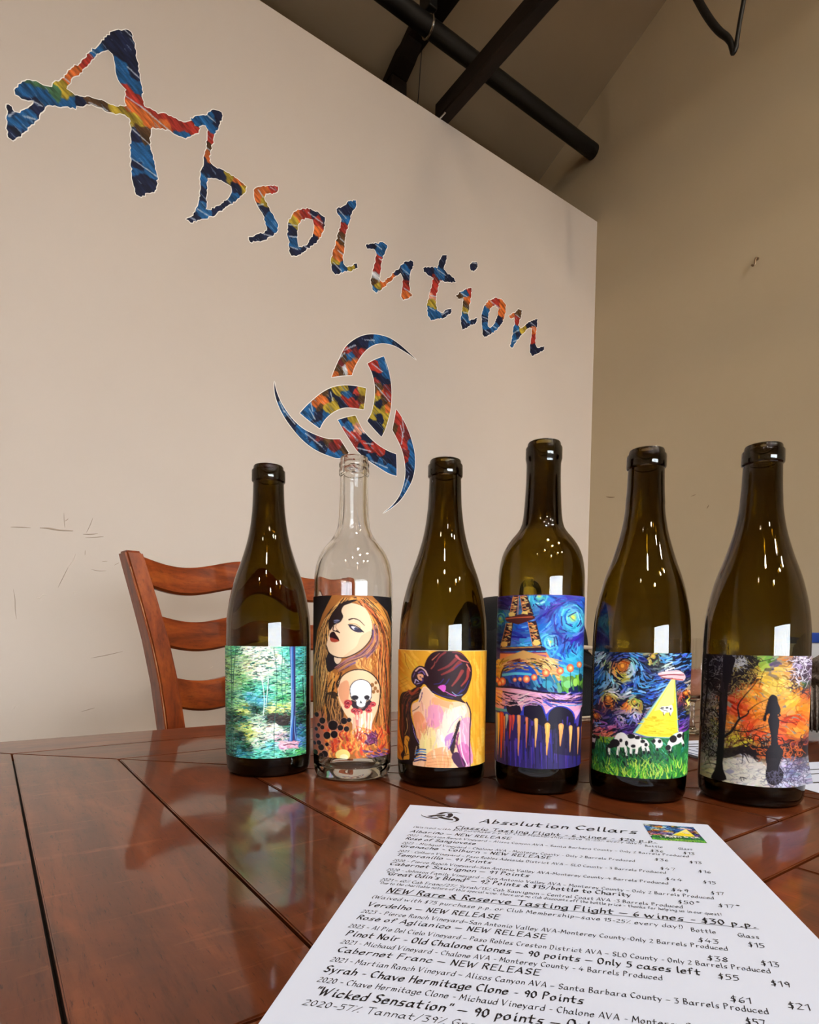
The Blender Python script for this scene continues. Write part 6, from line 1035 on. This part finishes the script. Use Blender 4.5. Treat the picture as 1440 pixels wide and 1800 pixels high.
# ------------------------------------------------------------------ painted lettering and emblem on the cream wall
PAL = {'N': (17, 26, 58), 'B': (26, 92, 148), 'R': (170, 46, 34), 'O': (212, 106, 42), 'Y': (176, 150, 44), 'G': (64, 104, 70), 'D': (88, 58, 30), 'W': (206, 206, 210), 'M': (104, 30, 32), 'P': (222, 150, 124)}
def vnoise(x, y, f, seed):
    r = np.random.default_rng(seed).random((64, 64)); X = (x * f) % 63; Y = (y * f) % 63; xi = X.astype(int); yi = Y.astype(int); a = X - xi; b = Y - yi; a = a * a * (3 - 2 * a); b = b * b * (3 - 2 * b)
    return (r[yi, xi] * (1 - a) + r[yi, xi + 1] * a) * (1 - b) + (r[yi + 1, xi] * (1 - a) + r[yi + 1, xi + 1] * a) * b - 0.5
def rough(pts, step, amp, rnd):
    out = []
    for i, p in enumerate(pts):
        q = pts[(i + 1) % len(pts)]; L = math.dist(p, q); n = max(1, int(L / step)); tx, ty = (q[0] - p[0]) / (L + 1e-9), (q[1] - p[1]) / (L + 1e-9)
        for j in range(n):
            f = j / n; w = rnd.uniform(-1, 1) * amp if j else rnd.uniform(-.4, .4) * amp
            out.append((p[0] + (q[0] - p[0]) * f - ty * w, p[1] + (q[1] - p[1]) * f + tx * w))
    return out
def curve_runs(pts):
    n = len(pts); cor = []
    for i in range(n):
        a, b, c = (np.array(pts[(i + k) % n]) for k in (-1, 0, 1)); u, v = b - a, c - b
        if (u @ v) / (np.linalg.norm(u) * np.linalg.norm(v)) < math.cos(math.radians(48)): cor.append(i)
    if not cor: return [tuple(p) for p in crom(pts, 5, True)]
    out = []
    for i, s in enumerate(cor):
        e_ = cor[(i + 1) % len(cor)]; run = [pts[(s + j) % n] for j in range(((e_ - s) % n or n) + 1)]
        out += [tuple(p) for p in crom(run, 5)[:-1]]
    return out
def offset(pts, d):
    n = len(pts); ar = sum(pts[i][0] * pts[(i + 1) % n][1] - pts[(i + 1) % n][0] * pts[i][1] for i in range(n)); sg = 1 if ar > 0 else -1; out = []
    for i in range(n):
        a, b, c = pts[i - 1], pts[i], pts[(i + 1) % n]; n1 = np.array((b[1] - a[1], a[0] - b[0])); n2 = np.array((c[1] - b[1], b[0] - c[0])); n1 /= np.linalg.norm(n1) + 1e-9; n2 /= np.linalg.norm(n2) + 1e-9
        m = n1 + n2; m /= max(np.linalg.norm(m), 0.5) + 1e-9; out.append((b[0] + sg * d * m[0], b[1] + sg * d * m[1]))
    return out
def fill(outer, hole, y):
    loops = [[Vector((x, z, 0)) for x, z in outer]] + ([[Vector((x, z, 0)) for x, z in hole]] if hole else [])
    bm = bmesh.new(); V = [bm.verts.new((v.x, y, v.y)) for l in loops for v in l]
    for tri in tessellate_polygon(loops):
        if len(set(tri)) == 3:
            try: f = bm.faces.new([V[i] for i in tri])
            except ValueError: continue
            f.normal_update()
            if f.normal.y > 0: f.normal_flip()
    return bm
def decal(key, name, parent, torn, cell):
    rnd = random.Random(key); o, h, seeds, streaks = LETTERS[key]
    o = [(a / 1e4, b / 1e4) for a, b in o]; h = [(a / 1e4, b / 1e4) for a, b in h] if h else None
    if torn: o = rough(o, 0.005, 0.0024, rnd); h = rough(h, 0.005, 0.0020, rnd) if h else None
    else: o = curve_runs(o)
    bm = fill(o, h, YW - 0.0009); bmesh.ops.beautify_fill(bm, faces=bm.faces, edges=bm.edges)
    for _ in range(9):
        E = [e for e in bm.edges if e.calc_length() > cell]
        if not E: break
        bmesh.ops.subdivide_edges(bm, edges=E, cuts=1, use_grid_fill=False); bmesh.ops.triangulate(bm, faces=[f for f in bm.faces if len(f.verts) > 3])
    P = np.array([v.co[:] for v in bm.verts]); x, z = P[:, 0], P[:, 2]
    ob = objw(name, bm, M['vinyl'], parent)
    # paint: nearest daub with ragged borders, slanting brush streaks, thin white flecks
    u = x * 0.8 - z * 0.6; w = x * 0.6 + z * 0.8
    wx = 0.011 * vnoise(x + 3, z + 3, 55, 1) + 0.006 * vnoise(u + 3, w + 3, 140, 2); wz = 0.011 * vnoise(x + 5, z + 3, 60, 3) + 0.006 * vnoise(u + 5, w + 3, 150, 4)
    best = np.full(len(x), 9.0); sec = np.full(len(x), 9.0); col = np.zeros((len(x), 3)); col2 = np.zeros((len(x), 3))
    for sx, sz, c in seeds:
        d_ = np.hypot(x + wx - sx / 1e4, z + wz - sz / 1e4); cc = np.array(PAL[c], float)
        k = d_ < best; sec = np.where(k, best, np.minimum(sec, d_)); col2 = np.where(k[:, None], col, np.where((d_ <= sec)[:, None], cc, col2)); col = np.where(k[:, None], cc, col); best = np.where(k, d_, best)
    f = np.clip(0.5 - (sec - best) / 0.006, 0, 0.5)[:, None]; col = col * (1 - f) + col2 * f
    st = vnoise(u + 7, w * 5 + 7, 42, 5) + 0.6 * vnoise(u + 2, w * 7 + 1, 90, 6); col = col * (1 + 0.55 * st[:, None]) + 10 * st[:, None]
    fl_ = np.clip((vnoise(u + 9, w * 9 + 2, 36, 8) - 0.36) * 14, 0, 0.55)[:, None]; col = col * (1 - fl_) + np.array((150, 176, 206)) * fl_
    for (ax, az), (bx, bz) in streaks:
        a = np.array((ax, az)) / 1e4; b = np.array((bx, bz)) / 1e4; dlt = b - a; tt = np.clip(((x - a[0]) * dlt[0] + (z - a[1]) * dlt[1]) / (dlt @ dlt), 0, 1); dd = np.hypot(x - a[0] - tt * dlt[0], z - a[1] - tt * dlt[1]) + 0.0018 * vnoise(x, z, 260, 9)
        g_ = np.clip(1.2 - dd / 0.0021, 0, 0.85)[:, None]; col = col * (1 - g_) + np.array((206, 216, 232)) * g_
    c = np.clip(col * 0.86, 3, 250) / 255.0; set_print(ob.data, np.where(c <= 0.04045, c / 12.92, ((c + 0.055) / 1.055) ** 2.4))
    objw('white_border', fill(offset(o, 0.0021), offset(h, -0.0019) if h else None, YW - 0.0005), M['white_vinyl'], ob, label='thin white cut edge')
t = thing('wall_lettering', 'large multicoloured brush lettering sloping across the cream wall', 'lettering', (0.9, YW, 1.2))
for k in ('A', 'b', 's', 'o1', 'l', 'u', 't', 'i', 'dot', 'o', 'n'): decal(k, 'letter' if k != 'dot' else 'letter_dot', t, True, 0.0034)
t = thing('wall_emblem', 'multicoloured emblem of three interlaced horns on the cream wall', 'emblem', (0.89, YW, 0.77))
for k in ('e1', 'e2', 'e3', 'e4', 'e5', 'e6'): decal(k, 'horn_piece', t, False, 0.0034)
